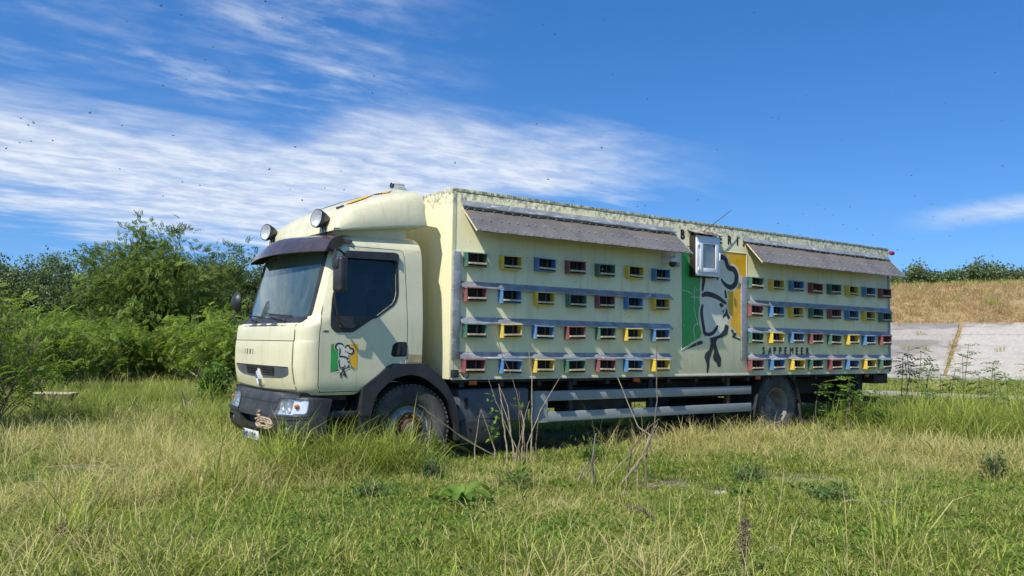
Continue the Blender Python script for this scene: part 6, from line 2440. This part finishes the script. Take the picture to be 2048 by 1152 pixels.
rg = np.random.default_rng(77)
Pn, S_, I_, RZ, TL = [], [], [], [], []
for r0, r1, dens, ls in ((3.6, 7.0, 210, 1.0), (7.0, 11.0, 165, 1.0), (11.0, 17.0, 90, 1.12), (17.0, 27.0, 38, 1.3), (27.0, 42.0, 14, 1.7)):
    half = R(56)
    n = int(half * (r1 * r1 - r0 * r0) * dens)
    th = YAW + rg.uniform(-half, half, n)
    rr = np.sqrt(rg.uniform(r0 * r0, r1 * r1, n))
    x = CAM.x + rr * np.sin(th)
    y = CAM.y + rr * np.cos(th)
    under = (np.abs(y) < 1.12) & (x > -1.9) & (x < 9.8)
    dn = x * NB.x + y * NB.y
    onp = (dn > 18.7) & (dn < 21.7)
    dry = dry_b(x, y) * 0.75 + 0.45 * fd(x, y) + 0.02
    tall = tall_b(x, y) + 0.42 * ft(x, y) - 0.08 - 0.75 * short_b(x, y) + np.where(rr > 15, 0.35, 0.0)
    bare = bare_b(x, y) + 0.35 * np.maximum(0, fb(x, y) - 0.35)
    keep = rg.random(n) > np.clip(bare * 0.85, 0, 0.74)
    nearbare = bare > 0.5
    keep &= ~onp | (rg.random(n) < 0.02)
    keep &= ~under | (rg.random(n) < 0.10)
    keep &= dn < 38.0
    u = rg.random(n)
    v = rg.random(n)
    idx = np.where(u < 0.42, 0, np.where(u < 0.7, 1, 2))
    med = tall + 0.25 * rg.normal(0, 1, n) > 0.35
    idx = np.where(med, np.where(v < 0.5, 3, 4), idx)
    hi_ = tall + 0.3 * rg.normal(0, 1, n) > 0.95
    idx = np.where(hi_, np.where(v < 0.55, 5, np.where(v < 0.8, 6, 4)), idx)
    isd = rg.random(n) < np.clip(dry * 0.62, 0, 0.85)
    idx = np.where(isd, np.where(v < 0.40, 7, np.where(v < 0.60, 8, 9)), idx)
    idx = np.where((rg.random(n) < np.clip(0.12 + 0.25 * fb(x, y + 3), 0.03, 0.45)) & ~hi_, 10, idx)
    idx = np.where(rg.random(n) < 0.007, 11, idx)
    # the tall straw kinds stay low where the turf is short
    sc = ls * rg.uniform(0.75, 1.25, n)
    sc = np.where(nearbare, sc * 0.65, sc)
    shrt = (short_b(x, y) > 0.45) & np.isin(idx, (7, 8))
    idx = np.where(shrt & (idx == 8), 9, idx)
    sc = np.where(shrt, sc * 0.6, sc)
    sc = np.where(under, sc * 0.7, sc)
    sc = np.where(np.isin(idx, (5, 6)) & (rr > 13.0), sc * np.clip(1.0 - (rr - 14.0) * 0.05, 0.55, 1.0), sc)
    Pn.append(np.stack([x, y, gz(x, y)], -1)[keep])
    S_.append(sc[keep])
    I_.append(idx[keep])
    RZ.append(rg.uniform(0, 6.28, n)[keep])
    TL.append(rg.normal(0, 0.10, (n, 2))[keep])
grass = scatter('grass', np.concatenate(Pn), np.concatenate(RZ), np.concatenate(TL), np.concatenate(S_), np.concatenate(I_), gc)
grass['label'] = 'meadow grass, green and straw, short and tall'
# dry grass on the embankment
n = 9000
tq = rg.uniform(t_seam - 22, t_seam + 60, n)
nq = rg.uniform(44.7, 55.5, n)
zq = np.interp(nq, [q[0] for q in PROF], [q[1] for q in PROF])
P = np.stack([NB.x * nq + DB.x * tq, NB.y * nq + DB.y * tq, zq], -1)
ix = np.where(rg.random(n) < np.where(nq > 53.2, 0.75, 0.10), 2, rg.integers(0, 2, n))
bg_ = scatter('embankment_grass', P, rg.uniform(0, 6.28, n), rg.normal(0, .2, (n, 2)), rg.uniform(0.7, 1.5, n), ix, bc)
bg_['label'] = 'dry straw-coloured grass on the embankment slope'
# tufts in the joints of the paving and on the slabs
n = 260
qq = rg.integers(-2, 6, n)
nq = rg.uniform(38.4, 44.8, n)
tq = t_seam + (qq - 1) * SLW + SLW + rg.normal(0, 0.06, n)
zq = slab_z(nq) + 0.03
P1 = np.stack([NB.x * nq + DB.x * tq, NB.y * nq + DB.y * tq, zq], -1)
n2 = 60
nq2 = rg.choice([40.56, 43.36, 44.7, 41.6, 39.3], n2) + rg.normal(0, .05, n2)
tq2 = t_seam + rg.uniform(-14, 26, n2)
P2 = np.stack([NB.x * nq2 + DB.x * tq2, NB.y * nq2 + DB.y * tq2, slab_z(nq2) + 0.09], -1)
P = np.concatenate([P1, P2])
jg = scatter('joint_grass', P, rg.uniform(0, 6.28, len(P)), rg.normal(0, .2, (len(P), 2)), np.concatenate([rg.uniform(0.5, 0.9, n), rg.uniform(0.5, 1.2, n2)]), np.concatenate([rg.integers(0, 3, n), np.full(n2, 2)]), bc)
jg['label'] = 'dry grass growing in the joints of the concrete slabs'

# ------------------------------------------------------------------ bees
bm_ = MB()
bm_.lathe([(0.0001, -0.0075), (0.0022, -0.006), (0.0028, -0.003), (0.0018, -0.0005), (0.0026, 0.0015), (0.0026, 0.0035), (0.0014, 0.005), (0.0018, 0.006), (0.0001, 0.0078)], (0, 0, 0), 'x', 8)
bee0 = bm_.build('honeybee', 'bee_body', link=False)
wg = MB()
for s in (-1, 1):
    wg.prism([(0.001, 0.0), (-0.001, 0.009), (-0.006, 0.0105), (-0.006, 0.003)], lambda u, v, d, s=s: Vector((u, s * (v + 0.001), 0.002 + d + 0.25 * v)), 0, 0.0003)
simple('bee_wing', (0.35, 0.33, 0.30), 0.3, var=0.1)
wing0 = wg.build('wings', 'bee_wing', link=False)
bee_px = [(363, 30), (322, 12), (253, 43), (565, 36), (531, 3), (427, 94), (458, 144), (372, 159), (326, 171), (410, 119), (180, 226), (42, 237), (56, 250), (68, 246), (62, 283), (40, 286), (12, 297), (105, 281), (244, 251), (346, 271), (240, 338), (365, 364), (326, 392), (400, 371), (591, 294), (538, 339), (682, 342), (604, 401), (580, 379), (650, 376), (688, 380), (745, 186), (814, 187), (748, 152), (1085, 50), (1110, 69), (1208, 40), (1508, 25), (1725, 38), (1226, 150), (1294, 198), (1530, 169), (1585, 206), (1558, 237), (1543, 235), (1612, 191), (1791, 186), (1990, 145), (2004, 241), (1684, 279), (1782, 303), (1204, 296), (1282, 267), (1436, 374), (1434, 300), (1823, 351), (1096, 359), (1184, 366), (910, 326), (1890, 206), (2005, 332), (1073, 248),
          (1636, 410), (1650, 418), (1700, 414), (1687, 449), (1632, 454), (1714, 458), (1606, 428), (1556, 447), (1795, 500), (1830, 392), (1863, 408), (1866, 434), (1900, 472), (1925, 440), (1805, 530), (1826, 478), (1856, 424), (1575, 452), (1531, 460), (1395, 400), (1275, 413), (1290, 412), (1146, 402), (1600, 470), (1665, 430), (1745, 470)]
br_ = random.Random(9)


def add_bee(p, label, group, sc=1.0):
    o = bee0.copy()
    COL.objects.link(o)
    o.location = p
    o.rotation_euler = (br_.uniform(-.4, .4), br_.uniform(-.4, .4), br_.uniform(0, 6.28))
    o.scale = (sc, sc, sc)
    tag(o, label, 'bee', group)
    w = wing0.copy()
    COL.objects.link(w)
    w.parent = o


for px, py in bee_px:
    D = br_.uniform(3.6, 6.5)
    if px > 1380:
        D = br_.uniform(5.5, 9.0)
    add_bee(at(px, py, D), 'small dark honeybee flying against the sky', 'honeybees in flight against the sky', 0.78)
for i in range(70):
    side_l = br_.random() < 0.5
    x = br_.uniform(0.2, 4.0) if side_l else br_.uniform(5.6, 9.9)
    z = br_.uniform(1.1, 2.9)
    if i < 45:
        p = (x, -BW - br_.uniform(0.12, 0.9), z)
        add_bee(p, 'small dark honeybee hovering in front of the hive entrances', 'honeybees hovering before the hives', 1.15)
    else:
        p = (x, -BW - 0.006, z)
        add_bee(p, 'small dark honeybee crawling on the cream truck wall', 'honeybees on the truck wall', 1.25)
